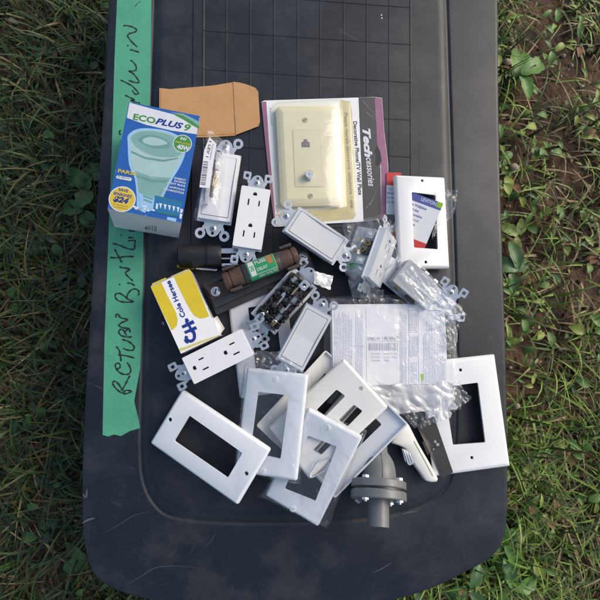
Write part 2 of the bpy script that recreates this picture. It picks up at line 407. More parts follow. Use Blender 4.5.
# ================================================================== GREEN TAPE
tp = [(118, -26), (117, 0), (114.5, 60), (111.8, 150), (108.8, 225), (106, 300), (104.5, 340), (103.2, 400), (102.6, 435), (108, 436.5), (114, 434.5), (121, 436), (130, 431), (140, 428), (138.5, 419), (136, 409), (134.2, 401),
      (137, 385), (140, 369), (141.2, 340), (142.5, 300), (143.5, 230), (147.5, 150), (150, 100), (151, 40), (151.4, 0), (151.8, -22), (144, -25), (133, -23), (126, -27)]
mb = MB(); mb.prism([[tuple(W(x, y, -3.6).xy) for x, y in tp]], -3.85, -3.6, tapem)
tapeF = Frame(M=Matrix.Translation(W(126, 300, -4)))
tape = thing('masking_tape', 'long green tape strip with black handwriting stuck along the left of the lid', 'tape', tapeF)
def pen(mb, pts, w=.84, z=-3.52):
    P = [W(p.x, p.y, z).xy for p in spline([Vector(p) for p in pts], False, 6)]
    k = len(P); L_ = []; R_ = []
    for i, p in enumerate(P):
        d = (P[min(i + 1, k - 1)] - P[max(i - 1, 0)]).normalized(); u = Vector((-d.y, d.x)); e = w * (1 + .25 * math.sin(i * .9)) * (.75 if i in (0, k - 1) else 1)
        L_.append(p + u * e); R_.append(p - u * e)
    z += random.random() * .04
    mb.add([(q.x, q.y, z) for q in L_ + R_], [[i, i + 1, k + i + 1, k + i] for i in range(k - 1)], ink)
ST = [[(132, 391), (127, 393.5), (122, 393), (117, 389.5), (112.8, 384), (114, 381.3), (118, 383.5), (122.3, 390)], [(121.5, 391), (125, 385), (127.5, 380), (130, 375.5)], [(123, 392), (127, 390.3), (132, 391.3)],
      [(120.5, 366.5), (118.5, 368.8), (115.5, 367.5), (115.8, 364), (119, 363.3), (120.5, 366)], [(116, 368.5), (119.5, 372.5), (125, 374.5), (129.5, 373.5), (130.8, 370), (129.5, 366), (127, 362.5)],
      [(116.2, 346.5), (119, 350), (120.3, 355), (121, 361.5)], [(118, 354.8), (126, 355.8), (134.5, 358)],
      [(122, 339.5), (127.5, 341), (132.5, 344.5), (134.3, 348.3), (132, 350.3), (127.5, 350), (123, 348.3)],
      [(132, 337), (125.5, 336.8), (120.5, 335), (118.8, 331.5), (121, 329.3), (124.5, 331.5), (126.5, 335.8)], [(124.8, 334), (126, 330.5), (129.5, 329.5), (130, 332.5)],
      [(116.3, 317.5), (116, 314.8), (118.5, 314.5), (120.5, 317.5), (127.5, 319.8), (122, 322.5), (118.8, 325.3), (123, 327.8), (130, 328.3)],
      [(133.8, 301.7), (126, 302.2), (119, 301), (115.3, 297.3), (116, 294), (120.5, 293.6), (126.5, 298)], [(126.5, 298), (128, 293.5), (131.8, 289.7), (136, 289), (138.8, 291.5), (138.4, 295.6)], [(126, 298), (130, 300), (134, 301.7)],
      [(127, 283), (131, 283.5), (135, 285.8)], [(119, 284.8), (120.4, 284)],
      [(119.3, 266.8), (124, 268), (130, 269.2), (125.5, 272.6), (127.5, 276), (133, 281)],
      [(114.7, 249), (117.5, 254.5), (120, 259), (122, 262.5)], [(110, 257.5), (118, 257.8), (126, 256.5), (134, 256.8)],
      [(112.8, 243.3), (120, 245.5), (128, 248.6), (134, 249.2), (134.6, 245), (134.8, 240.6), (128, 241)],
      [(128, 237.6), (133.8, 237.6)], [(120.7, 235.4), (121.8, 234.9)], [(129, 230.3), (135, 231.3)], [(120.5, 135), (119.3, 132), (121, 130)],
      [(130.5, 60), (134, 63), (136.3, 67), (135, 70.7), (129, 71.3), (133, 73.5), (136.8, 78), (139, 82), (135, 82.5), (128.5, 80.3)],
      [(120.5, 80), (126, 82.6), (132, 86), (137, 91), (138.2, 93.8), (135, 94), (132.3, 90.2)],
      [(125, 95.2), (130, 97.5), (134.5, 100), (131, 100.5), (135, 102), (140, 103.2)],
      [(130, 49.5), (134, 50.6), (139.3, 52.3)], [(127.2, 45), (128.6, 46)],
      [(123.3, 25.6), (128, 25.8), (133.5, 27.5), (136.8, 30), (134.5, 32.2), (129.8, 33.5), (127.6, 35.8), (131, 41), (137.5, 47.2)]]
for s_ in ST: pen(mb, s_)
pen(mb, [(140.5, 1.2), (137.5, 3.4), (134.8, 7)], .35); 
mb.build('tape_strip', tape, M=Matrix())
# ================================================================== BULB BOX
zt = 62.
bf = Frame([(129, 102, zt), (200, 116, zt), (181.7, 223, zt), (107.5, 208.5, zt)])
box = thing('bulb_box', 'blue light bulb carton with bulb picture and yellow $24 badge, on the green tape', 'box', bf)
def Lb(px, py, z): return bf.Mi @ W(px, py, z)
top = [Lb(129, 102, zt), Lb(200, 116, zt), Lb(181.7, 223, zt), Lb(107.5, 208.5, zt)]
b2 = Lb(178.5, 238, .3); b3 = Lb(114.5, 227, -3.2)
bot = [top[0] + (b3 - top[3]), top[1] + (b2 - top[2]), b2, b3]
mb = MB()
mb.add(top + bot, [(0, 1, 2, 3)], blue); mb.add(top + bot, [(0, 4, 5, 1), (1, 5, 6, 2)], blue)
mb.add(top + bot, [(3, 7, 4, 0)], blue); mb.add(top + bot, [(4, 7, 6, 5)], paper); mb.add(top + bot, [(2, 6, 7, 3)], paper)
P = lambda l: [(p.x, p.y) for p in [bf.L(105 + x / 6, 95 + y / 6) for x, y in l]]
Q = lambda l: [(p.x, p.y) for p in [bf.L(105 + x / 6, 155 + y / 6) for x, y in l]]
mb.poly(P([(147, 46), (290, 85), (425, 120), (500, 152), (556, 196), (551, 236), (400, 214), (250, 180), (131, 137)]), .10, mat('print_white', (.66, .68, .72), .35))
prw = MATS['print_white']
mb.poly(P([(425, 112), (470, 128), (530, 165), (566, 190), (563, 203), (520, 180), (470, 148), (420, 122)]), .14, greenp)
mb.poly(P([(390, 103), (470, 112), (566, 160), (567, 190), (530, 163), (470, 126), (420, 112)]), .12, tealp)
bp0 = P([(167, 146), (300, 172)]); mb.text('ECO', bp0[0], bp0[1], 6.0, .2, greenp, bold=.035)
bp0 = P([(300, 172), (465, 205)]); mb.text('PLUS', bp0[0], bp0[1], 6.0, .2, dblue, shear=.3, bold=.035)
bp0 = P([(474, 212), (512, 217)]); mb.text('9', bp0[0], bp0[1], 6.6, .2, greenp, shear=.2, bold=.03)
# light blue glow, bulb outline, lens
glow = spline([Vector(p) for p in P([(137, 300), (140, 240), (200, 203), (300, 203), (400, 225), (478, 275), (484, 340), (455, 420), (405, 505), (360, 590), (335, 650), (300, 690), (200, 690), (190, 600), (178, 500), (145, 420)])], k=4)
mb.poly([tuple(p) for p in glow], .10, lblue)
bulb = spline([Vector(p) for p in P([(150, 300), (152, 245), (205, 214), (300, 213), (395, 235), (468, 280), (474, 330), (448, 400), (400, 490), (355, 570), (320, 635), (260, 640), (212, 630), (200, 580), (188, 480), (158, 410)])], k=4)
mb.poly([tuple(p) for p in bulb], .15, teal3)
mb.poly([tuple(p) for p in spline([Vector(p) for p in P([(155, 262), (205, 222), (300, 219), (395, 243), (462, 288), (466, 340), (420, 372), (310, 368), (210, 330)])], k=4)], .20, tealp)
mb.poly([tuple(p) for p in spline([Vector(p) for p in P([(200, 265), (260, 240), (340, 255), (390, 290), (380, 320), (300, 320), (230, 295)])], k=4)], .24, teal2)
mb.poly([tuple(p) for p in spline([Vector(p) for p in P([(225, 268), (270, 252), (335, 265), (375, 292), (300, 305), (240, 290)])], k=4)], .27, teal3)
mb.poly(P([(180, 455), (280, 490), (385, 497), (398, 490), (355, 570), (320, 632), (260, 638), (214, 628), (204, 580), (190, 490)]), .20, tealp)
mb.poly(P([(190, 478), (280, 508), (385, 510), (375, 528), (280, 524), (194, 496)]), .24, teal2)
mb.poly(P([(158, 335), (240, 372), (350, 390), (440, 375), (436, 384), (350, 401), (240, 384), (158, 347)]), .24, teal2)
mb.poly(Q([(200, 225), (300, 262), (290, 318), (255, 335), (215, 315)]), .26, lblue)
mb.poly(Q([(230, 240), (292, 262), (286, 272), (228, 250)]), .30, teal2); mb.poly(Q([(232, 262), (286, 282), (280, 290), (230, 272)]), .30, teal2)
for i in range(10):
    x = rs.uniform(140, 300); y = rs.uniform(300, 345); l = rs.uniform(8, 24)
    mb.poly(Q([(x, y), (x + l, y + 5), (x + l - 4, y + 16), (x - 4, y + 9)]), .28 + i * .005, rs.choice([lblue, prw, tealp, lblue]))
# badges
c = bf.L(182.5, 143.8); mb.poly(circ(c.x, c.y, 9.0, 28), .26, prw); mb.poly(circ(c.x, c.y, 8.2, 28), .32, greenp)
def tx(s_, a, b, h, m, z=.4, **k): A = bf.L(*a); B_ = bf.L(*b); mb.text(s_, A, B_, h, z, m, **k)
tx('9W', (180, 140), (186.5, 141.2), 3.1, prw, bold=.03); tx('REPLACES', (175.7, 142.6), (190, 145.5), 1.7, yellow2, bold=.02); tx('40W', (176.6, 148.6), (189, 151.2), 4.6, prw, bold=.04)
c = bf.L(122.3, 199.2); mb.poly(circ(c.x, c.y, 12.4, 32), .26, prw); mb.poly(circ(c.x, c.y, 11.4, 32), .32, yellow2)
tx('SAVE', (118.5, 190.6), (128, 192.6), 2.6, dblue, bold=.03); tx('EPARGNEZ', (113.6, 194.5), (132, 198.2), 2.7, dblue, bold=.03); tx('$24', (113, 200.8), (128, 204), 5.2, dblue, bold=.05, shear=.2)
for i in range(2): tx('par ampoule par an', (113.5, 204.5 + i * 2.4), (127.5, 207.4 + i * 2.4), 1.2, inkb)
tx('PAR20', (117.8, 172.2), (136, 175.8), 3.4, yellow2, bold=.03)
mb.poly(rpoly(Q([(70, 122), (162, 138), (158, 158), (66, 140)]), 1.5), .3, prw); tx('50 000 hrs', (117.5, 177.4), (130, 179.8), 1.7, inkb)
for i, (a, b, t) in enumerate([((174.5, 179), (186, 181.3), 'ENERGY'), ((174, 181.8), (185.6, 184.1), 'SAVING'), ((167, 183.4), (185, 187.2), 'LIGHT BULB'), ((169, 187.8), (184.5, 191), 'AMPOULE'), ((164, 190), (183.8, 194.3), 'ECONERGETIQUE')]):
    tx(t, a, b, 1.9, prw, bold=.02)
mb.poly(Q([(300, 242), (466, 282), (452, 372), (288, 340)]), .3, mat('print_sea_blue', (.02, .16, .36), .4))
for i, x in enumerate((325, 352, 378, 404, 430)):
    y = 285 + (x - 310) * .22; mb.poly(Q([(x, y), (x + 18, y + 4), (x + 14, y + 18), (x + 10, y + 32), (x + 6, y + 31), (x + 5, y + 16)]), .36, prw)
mb.poly(Q([(308, 290), (320, 293), (316, 325), (304, 322)]), .36, prw)
tx('DIMENSIONS', (158, 213), (177, 217), 2, greenp, z=.42); tx('DURE 8 ANS', (158, 198), (180, 203), 1.8, greenp, z=.42)
mb.poly(Q([(375, 372), (430, 382), (425, 402), (370, 388)]), .34, lblue)
for i in range(26):
    u = rs.random(); e_ = rs.choice((0, 1, 2, 3)); a_, b_ = top[e_], top[(e_ + 1) % 4]; q_ = a_ + (b_ - a_) * (u if i > 7 else (u * .05)); c_ = (top[0] + top[1] + top[2] + top[3]) / 4; q_ = q_ + (c_ - q_) * .006
    r_ = rs.uniform(.25, .8); mb.poly([(q_.x + r_ * rs.uniform(.4, 1) * math.cos(t_), q_.y + r_ * rs.uniform(.4, 1) * math.sin(t_)) for t_ in (0, 1.1, 2.2, 3.3, 4.4, 5.4)], .45, lblue)
mb.poly(Q([(455, 320), (470, 330), (462, 350), (450, 345)]), .38, prw); mb.poly(Q([(450, 352), (465, 356), (458, 385), (446, 380)]), .38, prw)
mb.build('carton', box, smooth=0)
# printed end flap (faces the camera's foot)
e0, e1, e2, e3 = [bf.M @ p for p in (top[3], top[2], bot[2], bot[3])]
y = ((e0 + e1) - (e2 + e3)).normalized(); x = (e1 - e0); x = (x - y * x.dot(y)).normalized(); Mx = Matrix((x, y, x.cross(y))).transposed().to_4x4(); Mx.translation = (e0 + e1 + e2 + e3) / 4
ef = Frame(M=Mx); mb = MB(bf.Mi @ Mx)
rb = random.Random(5); xx = 133.
while xx < 157:
    w_ = rb.choice((.35, .6, .9)); yb = 221.2 + (xx - 133) * .2
    mb.poly([tuple(ef.L(*p).xy) for p in ((xx, yb), (xx + w_, yb + .1), (xx + w_, yb + 5.6), (xx, yb + 5.5))], .12, inkb); xx += w_ + rb.choice((.4, .6, .9, 1.4))
A = ef.L(134, 229.8); B_ = ef.L(156, 233.8); mb.text('6 25421 80120 4', A, B_, 2.6, .12, inkb)
mb.build('barcode_panel', box, smooth=0)
# ================================================================== ENVELOPE
def quadsheet(name, parent, fr, pts, zfun, nu, nv, m, thick=0., jit=0., seed=0, smooth=180):
    """bilinear patch over four local points (TL,TR,BR,BL)"""
    mb = MB(); a, b, c, d = [Vector(p) for p in pts]
    vs = []
    for j in range(nv + 1):
        for i in range(nu + 1):
            u = i / nu; v = j / nv
            p = (a * (1 - u) + b * u) * (1 - v) + (d * (1 - u) + c * u) * v
            e = jit * (noise.noise(Vector((u * 5, v * 5, seed))) if (i in (0, nu) or j in (0, nv)) else 0)
            p = p + Vector((e, e * .8, 0)); p.z += zfun(u, v); vs.append(p)
    mb.add(vs, [[j * (nu + 1) + i, j * (nu + 1) + i + 1, (j + 1) * (nu + 1) + i + 1, (j + 1) * (nu + 1) + i] for j in range(nv) for i in range(nu)], m)
    o = mb.build(name, parent, smooth=smooth)
    if thick:
        s_ = o.modifiers.new('s', 'SOLIDIFY'); s_.thickness = thick * .001; s_.offset = -1
    return o
env = Frame([(159, 88, 2.5), (258, 86, 2.5), (258, 128, 2.5), (159, 137, 2.5)])
envo = thing('small_envelope', 'small brown kraft envelope with its rounded flap open, above the bulb box', 'envelope', env)
def Le(px, py, z=2.5): return env.Mi @ W(px, py, z)
mb = MB(); mb.prism([[tuple(Le(x, y).xy) for x, y in ((159.3, 88), (180, 90), (200, 87.5), (234, 82), (236, 135.5), (215, 137), (199, 137.5), (159, 138))]], -.4, 0, kraft)
mb.prism([[tuple(Le(x, y).xy) for x, y in ((161, 90), (233, 84), (235, 134), (161, 137))]], .03, .4, kraft)
o = mb.build('pocket', envo, bevel=.1)
fl = [(233.2, 82.2), (240, 83), (249, 85.6), (255.5, 88.3), (258.2, 92), (259, 105), (260, 122), (258.5, 126.5), (250, 129.8), (243, 132.5), (235.8, 135.2)]
mb = MB(); pts = [tuple(Le(x, y).xy) for x, y in fl]
mb.prism([pts], .6, .9, kraft, M=Matrix.Translation((0, 0, 0)) @ Matrix.Rotation(0, 4, 'Y')); mb.build('flap', envo, bevel=.1)
# ================================================================== BLISTER PACK
cf = Frame([(261, 101, 3.2), (381, 97, 3.2), (387, 219, 3.2), (270, 226, 3.2)])
pack = thing('blister_pack', 'mauve, black and white card of a phone wall plate with a clear blister', 'blister pack', cf)
def Lc(px, py, z=0): return cf.L(px, py, z)
C2 = lambda l, z=0: [tuple(cf.L(x, y, z).xy) for x, y in l]
mb = MB()
mb.prism([C2([(261.5, 102), (264, 100.5), (375, 97), (382, 98), (383, 112), (384.2, 130), (386.5, 150), (388.3, 165), (388, 190), (386.5, 219), (357, 222), (300, 225), (275, 227), (270, 190)])], -.5, 0, paper)
mb.poly(C2([(261.6, 102), (266.3, 101.5), (268.8, 140), (273, 190), (276, 226), (275, 226.8), (270, 190)]), .06, mauve)
mb.poly(C2([(358.5, 97.6), (376, 97.2), (377.5, 130), (380.5, 170), (381, 219.4), (363.5, 221.2), (361.5, 170)]), .06, blkcard)
mb.poly(C2([(374.6, 97.3), (381.8, 98.4), (382.8, 112), (384, 130), (386.2, 150), (388, 165), (387.7, 190), (386.2, 218.6), (380.5, 219.3), (381.2, 190), (381, 166), (378.7, 162), (379.7, 157), (377.2, 144), (376, 120)]), .10, mauve)
mb.poly(C2([(377, 145), (380.2, 152), (381.8, 161), (379.6, 164.5), (376.5, 167), (375, 163), (376.5, 158), (374.5, 152)]), .13, black)
for a, b in (((363, 101), (376, 116)), ((366, 112), (380, 123)), ((366, 208), (373, 200)), ((370, 205), (377, 190))):
    p, q = C2([a, b]); d = (Vector(q) - Vector(p)).normalized(); u = Vector((-d.y, d.x)) * .12
    mb.poly([tuple(Vector(p) + u), tuple(Vector(q) + u * .3), tuple(Vector(q) - u * .3), tuple(Vector(p) - u)], .16, offwh)
def ct(s_, a, b, h, m, **k): A = cf.L(*a); B_ = cf.L(*b); mb.text(s_, A, B_, h, .18, m, **k)
ct('Tech', (362.8, 128.5), (365.2, 157.5), 8.4, prw, shear=.3, bold=.05)
ct('cessories', (366, 157.8), (368.5, 186.5), 8.0, prw, shear=.25, bold=.012)
ct('Decorative Phone/TV Wall Plate', (353.2, 121.5), (358.5, 195), 4.6, inkb, bold=.02)
ct('Almond', (269.3, 107), (271, 125), 2.3, inkgrey); 
ct('WP-22', (275, 205), (276.6, 219), 3.4, inkblue)
mb.build('backing_card', pack, smooth=0)
mb = MB()  # second language line printed along the blister seat
mb.poly(C2([(340, 100.5), (350, 101), (352, 112), (356.5, 214), (353, 219.5), (310, 222.5), (284, 223), (277, 214), (343, 207)], .0), .09, mat('ivory_print', (.62, .55, .33), .4, var=.08))
A = cf.L(344, 113); B_ = cf.L(350.5, 208); mb.text('Plaque murale décorative téléphone / télé', A, B_, 4.2, .2, mat('print_brown_grey', (.13, .12, .09), .5))
mb.build('seat_print', pack, smooth=0)
# blister dome
def dome(parent, fr, px_out, px_in, zb, zt_, m, name='blister'):
    o_ = rpoly([tuple(fr.L(x, y, zb).xy) for x, y in px_out], 6, 5); i_ = rpoly([tuple(fr.L(x, y, zt_).xy) for x, y in px_in], 5, 5)
    k = len(o_); fl_ = rpoly([tuple(p) for p in inset([tuple(fr.L(x, y, zb).xy) for x, y in px_out], -3.5)], 8, 5)
    mb = MB(); i2 = [tuple(p) for p in inset(i_, 1.2)]
    vs = [(x, y, zb) for x, y in fl_] + [(x, y, zb + .25) for x, y in o_] + [(x, y, zt_ - 1.2) for x, y in i_] + [(x, y, zt_) for x, y in i2]
    fs = [[r * k + i, r * k + (i + 1) % k, (r + 1) * k + (i + 1) % k, (r + 1) * k + i] for r in range(3) for i in range(k)]
    mb.add(vs, fs, m); mb.poly(i2, zt_, m)
    return mb.build(name, parent, smooth=50, weld=True)
dome(pack, cf, [(274, 104), (348, 100.5), (355, 217), (282, 221)], [(275, 101), (343, 98), (348, 210), (281, 214)], .25, 14.5, blisterm)
# the ivory plate in the blister
ivz = 11.8
iv = Frame([(274.5, 106.5, ivz), (339, 102, ivz), (343.5, 205, ivz), (281.5, 206, ivz)])
ivo = thing('ivory_wall_plate', 'ivory wall plate with a phone jack and coax socket, sealed in the clear blister pack', 'wall plate', iv)
w, h = iv.w, iv.h
def plate_mesh(mb, w, h, T, opens, holes, m, r=2.5, bev=3.0, hollow=True):
    """bevel edged wall plate: top at z=0, base at z=-T; opens/holes = 2D loops"""
    IR = lambda d: rrect(w - 2 * d, h - 2 * d, max(r - d, .35), 5)
    o_ = rrect(w, h, r, 5); i1 = IR(.45); i2 = IR(bev)
    k = len(o_); rr = [(o_, -T), (o_, -T * .55), (i1, -T * .36), (IR(bev * .35), -T * .2), (IR(bev * .68), -T * .07), (i2, 0.)]
    vs = [(x, y, z) for l, z in rr for x, y in l]
    mb.add(vs, [[q * k + i, q * k + (i + 1) % k, (q + 1) * k + (i + 1) % k, (q + 1) * k + i] for q in range(5) for i in range(k)], m)
    L_ = [i2] + opens + holes
    tr = geometry.tessellate_polygon([[Vector((p[0], p[1], 0)) for p in l] for l in L_]); flat = [p for l in L_ for p in l]
    mb.add([(p[0], p[1], 0) for p in flat], [list(t) for t in tr], m)
    th = 2.2   # underside shell: rim and floor
    r1 = IR(1.6); r2 = IR(2.2)
    vs = [(x, y, z) for l, z in ((o_, -T), (r1, -T), (r2, -th)) for x, y in l]
    mb.add(vs, [[q * k + i, q * k + (i + 1) % k, (q + 1) * k + (i + 1) % k, (q + 1) * k + i] for q in range(2) for i in range(k)], m)
    L_ = [r2] + opens + holes
    tr = geometry.tessellate_polygon([[Vector((p[0], p[1], 0)) for p in l] for l in L_]); flat = [p for l in L_ for p in l]
    mb.add([(p[0], p[1], -th) for p in flat], [list(t) for t in tr], m)
    for l in opens + holes:
        q = len(l); mb.add([(x, y, 0) for x, y in l] + [(x, y, -th) for x, y in l], [[i, (i + 1) % q, q + (i + 1) % q, q + i] for i in range(q)], m)
mb = MB(); plate_mesh(mb, w, h, 8.5, [], [], ivory, r=6, bev=8)
mb.build('plate', ivo, smooth=40)
I2 = lambda l, z=0: [tuple(iv.L(x, y, z).xy) for x, y in l]
ins_ = I2([(292, 129.5), (321, 129), (323.5, 187.5), (294.5, 187.3)])
mb = MB(); mb.prism([rpoly(ins_, .8), [tuple(p) for p in inset(rpoly(ins_, .8), .5)]], -.5, .12, ivory2); mb.prism([[tuple(p) for p in inset(rpoly(ins_, .8), .9)]], -.5, .35, ivory2)
mb.build('insert', ivo, bevel=.15)
j = iv.L(305.6, 143.8, .4)
mb = MB(); mb.poly([(j.x - 4.6, j.y - 4), (j.x + 4.6, j.y - 4), (j.x + 4.6, j.y + 1.5), (j.x + 3, j.y + 2.6), (j.x + 2, j.y + 2.6), (j.x + 2, j.y + 5.2), (j.x - 2, j.y + 5.2), (j.x - 2, j.y + 2.6), (j.x - 3, j.y + 2.6), (j.x - 4.6, j.y + 1.5)], .42, mat('jack_shade', (.16, .17, .19), .5))
for i in range(4): mb.box((j.x - 2.2 + 1.5 * i, j.y - 1, .5), (.4, 3.6, .1), brass)
mb.build('phone_jack', ivo)
j = iv.L(309, 175.5, 3)
mb = MB(); mb.cyl((j.x, j.y, .3), (j.x, j.y, 2), 5.6, steelw, n=6); mb.cyl((j.x, j.y, 2), (j.x, j.y, 7.5), 4.4, chrome, n=24, caps=False)
mb.cyl((j.x, j.y, 6.9), (j.x, j.y, 7.4), 4.35, lgrey, n=24); mb.cyl((j.x, j.y, 7.41), (j.x, j.y, 7.5), 1.2, inkgrey, n=12)
mb.build('coax_socket', ivo, bevel=.2)
for px, py in ((305, 120), (310.5, 196)):
    j = iv.L(px, py, .2); mb = MB(); mb.cyl((j.x, j.y, -.5), (j.x, j.y, .5), 2.9, mat('screw_ivory', (.42, .39, .29), .4), n=18); mb.box((j.x, j.y, .55), (4.6, .7, .06), dslot, rz=.5); mb.build('screw', ivo, bevel=.2)
# ================================================================== DEVICES
def ears(mb, end, style, m, skip=0):
    """mounting strap end: end = +1 / -1 along y; z=0 is the strap's top"""
    S = Matrix.Diagonal((1, end, 1, 1))
    def pr(loops, z0, z1): mb.prism(loops, z0, z1, m, M=S)
    pr([rpoly([(-11, 31), (11, 31), (9.5, 39), (5.5, 46.5), (2, 49), (-2, 49), (-5.5, 46.5), (-9.5, 39)], 1.5), circ(0, 45.6, 1.5, 12)], -1.2, 0)
    for sx in (-1, 1):
        if sx == skip: continue
        pr([[(sx * 6, 38), (sx * 10.5, 38.5), (sx * 12.5, 43.5), (sx * 9.5, 44.5)]], -1.1, -.1)
        if style == 'square': pr([rpoly([(sx * 8, 42.5), (sx * 17, 42.5), (sx * 17, 51.5), (sx * 8, 51.5)], 1.8), circ(sx * 12.5, 47, 2.1, 14)], -1.15, -.05)
        else: pr([circ(sx * 12.5, 47, 5.3, 22), circ(sx * 12.5, 47, 2.4, 14)], -1.15, -.05)
def screw(parent, x, y, z, m, r=3.2, cross=True, name='screw', h=1.5, X=None, sm=None):
    sm = sm or dark
    mb = MB(X); mb.cyl((x, y, z), (x, y, z + h * .55), r, m, n=18); mb.cyl((x, y, z + h * .55), (x, y, z + h), r, m, r1=r * .6, n=18)
    a = random.uniform(0, 3); mb.box((x, y, z + h + .02), (r * 1.25, r * .26, .12), sm, rz=a)
    if cross: mb.box((x, y, z + h + .03), (r * 1.25, r * .26, .12), dark, rz=a + 1.57)
    return mb.build(name, parent)
def body_back(mb, X, m, dz0=-6.4, dz1=-27):
    mb.prism([rrect(31, 64, 2)], dz1, dz0, m)
def receptacle(label_, pts, style='square', bodym=None, facem=None, group='loose white duplex sockets', brass_s=False):
    fr = Frame(pts); sx = fr.w / 33.5; sy = fr.h / 67; X = Matrix.Diagonal((sx, sy, 1, 1))
    t = thing('duplex_socket', label_, 'power socket', fr, group)
    fm = facem or white
    holes = []
    for cy in (19.5, -15.5):
        holes.append(rrect(1.7, 7.2, .3, 2, -6.2, cy - 3)); holes.append(rrect(1.7, 6.2, .3, 2, 6.2, cy - 3)); g = circ(0, cy + 6.5, 2.5, 14); holes.append([(x, max(y, cy + 5)) for x, y in g])
    mb = MB(X); mb.prism([rrect(33.5, 67, 1.6, 4)] + holes, -5, 0, fm); mb.build('face', t, bevel=.5)
    mb = MB(X)
    for l in holes: 
        cx = sum(p[0] for p in l) / len(l); cy = sum(p[1] for p in l) / len(l); mb.box((cx, cy, -3.6), (4.2, 9, .3), dark)
    mb.build('hole_shade', t)  # dark plates behind the holes, standing in for the shade inside
    mb = MB(X); mb.prism([rrect(34, 70, 1)], -6.2, -5.05, steelw)
    X2 = X @ Matrix.Translation((0, 0, -5.0)); mb.X = X2
    ears(mb, 1, style, steelw); ears(mb, -1, style, steelw); strap = mb.build('strap', t, bevel=.15)
    mb = MB(X); mb.prism([rrect(31, 62, 2)], -26, -6.4, bodym or offwh); mb.build('body', t, bevel=.6)
    for e in (1, -1): screw(strap, 0, 40 * e, -5, steelw, X=X)
    return t, fr, X
# C: outlet lying upright in the picture's middle left
outA, frA, XA = receptacle('white duplex socket lying upright on the lid between the bagged switch and the blister pack', [(241.8, 185, 33), (270.3, 190, 33), (261.3, 250.5, 31), (232.3, 245, 31)])
outN, frN, XN = receptacle('white duplex socket lying sideways below the yellow box, above the bare wall plate', [(194, 385, 30), (182, 357.5, 30), (240, 330, 35), (254.5, 354, 35)])
def rocker(label_, pts, style='round', group='loose white rocker switches', fm=None, pm=None, body=True, sm=None, skip=0):
    fr = Frame(pts); X = Matrix.Diagonal((fr.w / 33.5, fr.h / 67, 1, 1)); t = thing('rocker_switch', label_, 'light switch', fr, group)
    mb = MB(X); mb.prism([rrect(33.5, 67, 1.4, 4), rrect(28, 60, 1, 3)], -5, 0, fm or offwh); mb.build('bezel', t, bevel=.4)
    mb = MB(X); zz = 1.2
    o_ = rrect(27, 59, .9, 3); k = len(o_)
    vs = [(x, y, -3) for x, y in o_] + [(x, y, -.4 + .9 * abs(y) / 30) for x, y in o_]
    mb.add(vs, [[i, (i + 1) % k, k + (i + 1) % k, k + i] for i in range(k)], pm or lgrey)
    mid = [(-13.5, 0, -.7), (13.5, 0, -.7)]
    up = [v for v in [vs[k + i] for i in range(k)] if v[1] > 0]; dn = [v for v in [vs[k + i] for i in range(k)] if v[1] < 0]
    up.sort(key=lambda v: math.atan2(v[1] - .01, v[0])); dn.sort(key=lambda v: math.atan2(v[1], v[0]))
    mb.add(up + [mid[0], mid[1]], [list(range(len(up) + 2))], pm or lgrey); mb.add(dn + [mid[1], mid[0]], [list(range(len(dn) + 2))], pm or lgrey)
    mb.build('rocker', t, bevel=.3)
    mb = MB(X); mb.prism([rrect(35.5, 71, 1)], -6.2, -5.05, sm or steel); mb.X = X @ Matrix.Translation((0, 0, -5.0))
    ears(mb, 1, style, sm or steel, skip); ears(mb, -1, style, sm or steel); strap = mb.build('strap', t, bevel=.15)
    mb = MB(X); mb.prism([rrect(28, 56, 2)], -24, -6.4, grey); mb.box((-14.5, 18, -12), (2, 6, 6), brass); mb.box((-14.5, -14, -12), (2, 6, 6), brass); mb.build('body', t, bevel=.6)
    for e in (1, -1): screw(strap, 0, 41 * e, -5, steel, X=X)
    return t, fr, X
rocker('white rocker switch lying slantwise over the bottom edge of the blister pack', [(284.3, 231, 36), (300.2, 206.5, 36), (349, 240, 33), (332.5, 262.5, 33)], pm=padg, fm=offwh)
rocker('white rocker switch lying slantwise beside the left edge of the instruction packet', [(306.7, 304, 40), (331.7, 318, 40), (303, 371, 36), (277, 358, 36)], pm=padg, fm=offwh)
tB, fB, XB = rocker('white switch under a crinkled clear cover with a barcode sticker, right of the bulb box', [(208, 150, 24), (240, 156, 24), (230, 222.5, 24), (197.5, 217, 24)], group=None, fm=white, pm=white, sm=steelw, skip=-1)
# ---- clear cover with sticker and loose innards over the left switch
def ridg(x, y, s_): return abs(noise.noise(Vector((x, y, s_))))
cv = Frame([(208, 126, 30), (232, 145, 30), (223, 224, 30), (192, 218, 30)])
cov = thing('clear_cover', 'crinkled clear plastic cover with a barcode sticker lying over the switch by the bulb box', 'plastic cover', cv)
pts = [cv.L(207, 124, 0), cv.L(232, 143, 0), cv.L(223, 223, 0), cv.L(192, 218, 0)]
def zc(u, v):
    e = max(abs(u - .42) * 2.1, abs(v - .5) * 2 * .98); return -10 * max(0, e) ** 5 + 5.5 * (1 - e ** 2) + 3.2 * ridg(u * 3, v * 7, 1) + 1.4 * ridg(u * 8, v * 14, 4) - 2
quadsheet('cover_shell', cov, cv, pts, zc, 22, 60, film, smooth=40)
mb = MB(); st = [cv.L(*p, 7) for p in ((209.5, 137), (216.5, 144), (209.3, 188.2), (199.5, 187.3), (204.3, 150))]
mb.prism([[tuple(p.xy) for p in st]], 6.9, 7.2, paper)
A = cv.L(209, 142, 7); B_ = cv.L(206.5, 159, 7); mb.text('1 LEV 1', cv.L(209.3, 141, 7), cv.L(206, 157, 7), 2.6, 7.3, inkb, bold=.02)
mb.text('Interrupteur', cv.L(212.5, 144, 7), cv.L(209.5, 160, 7), 1.5, 7.3, inkb)
yy = 161.
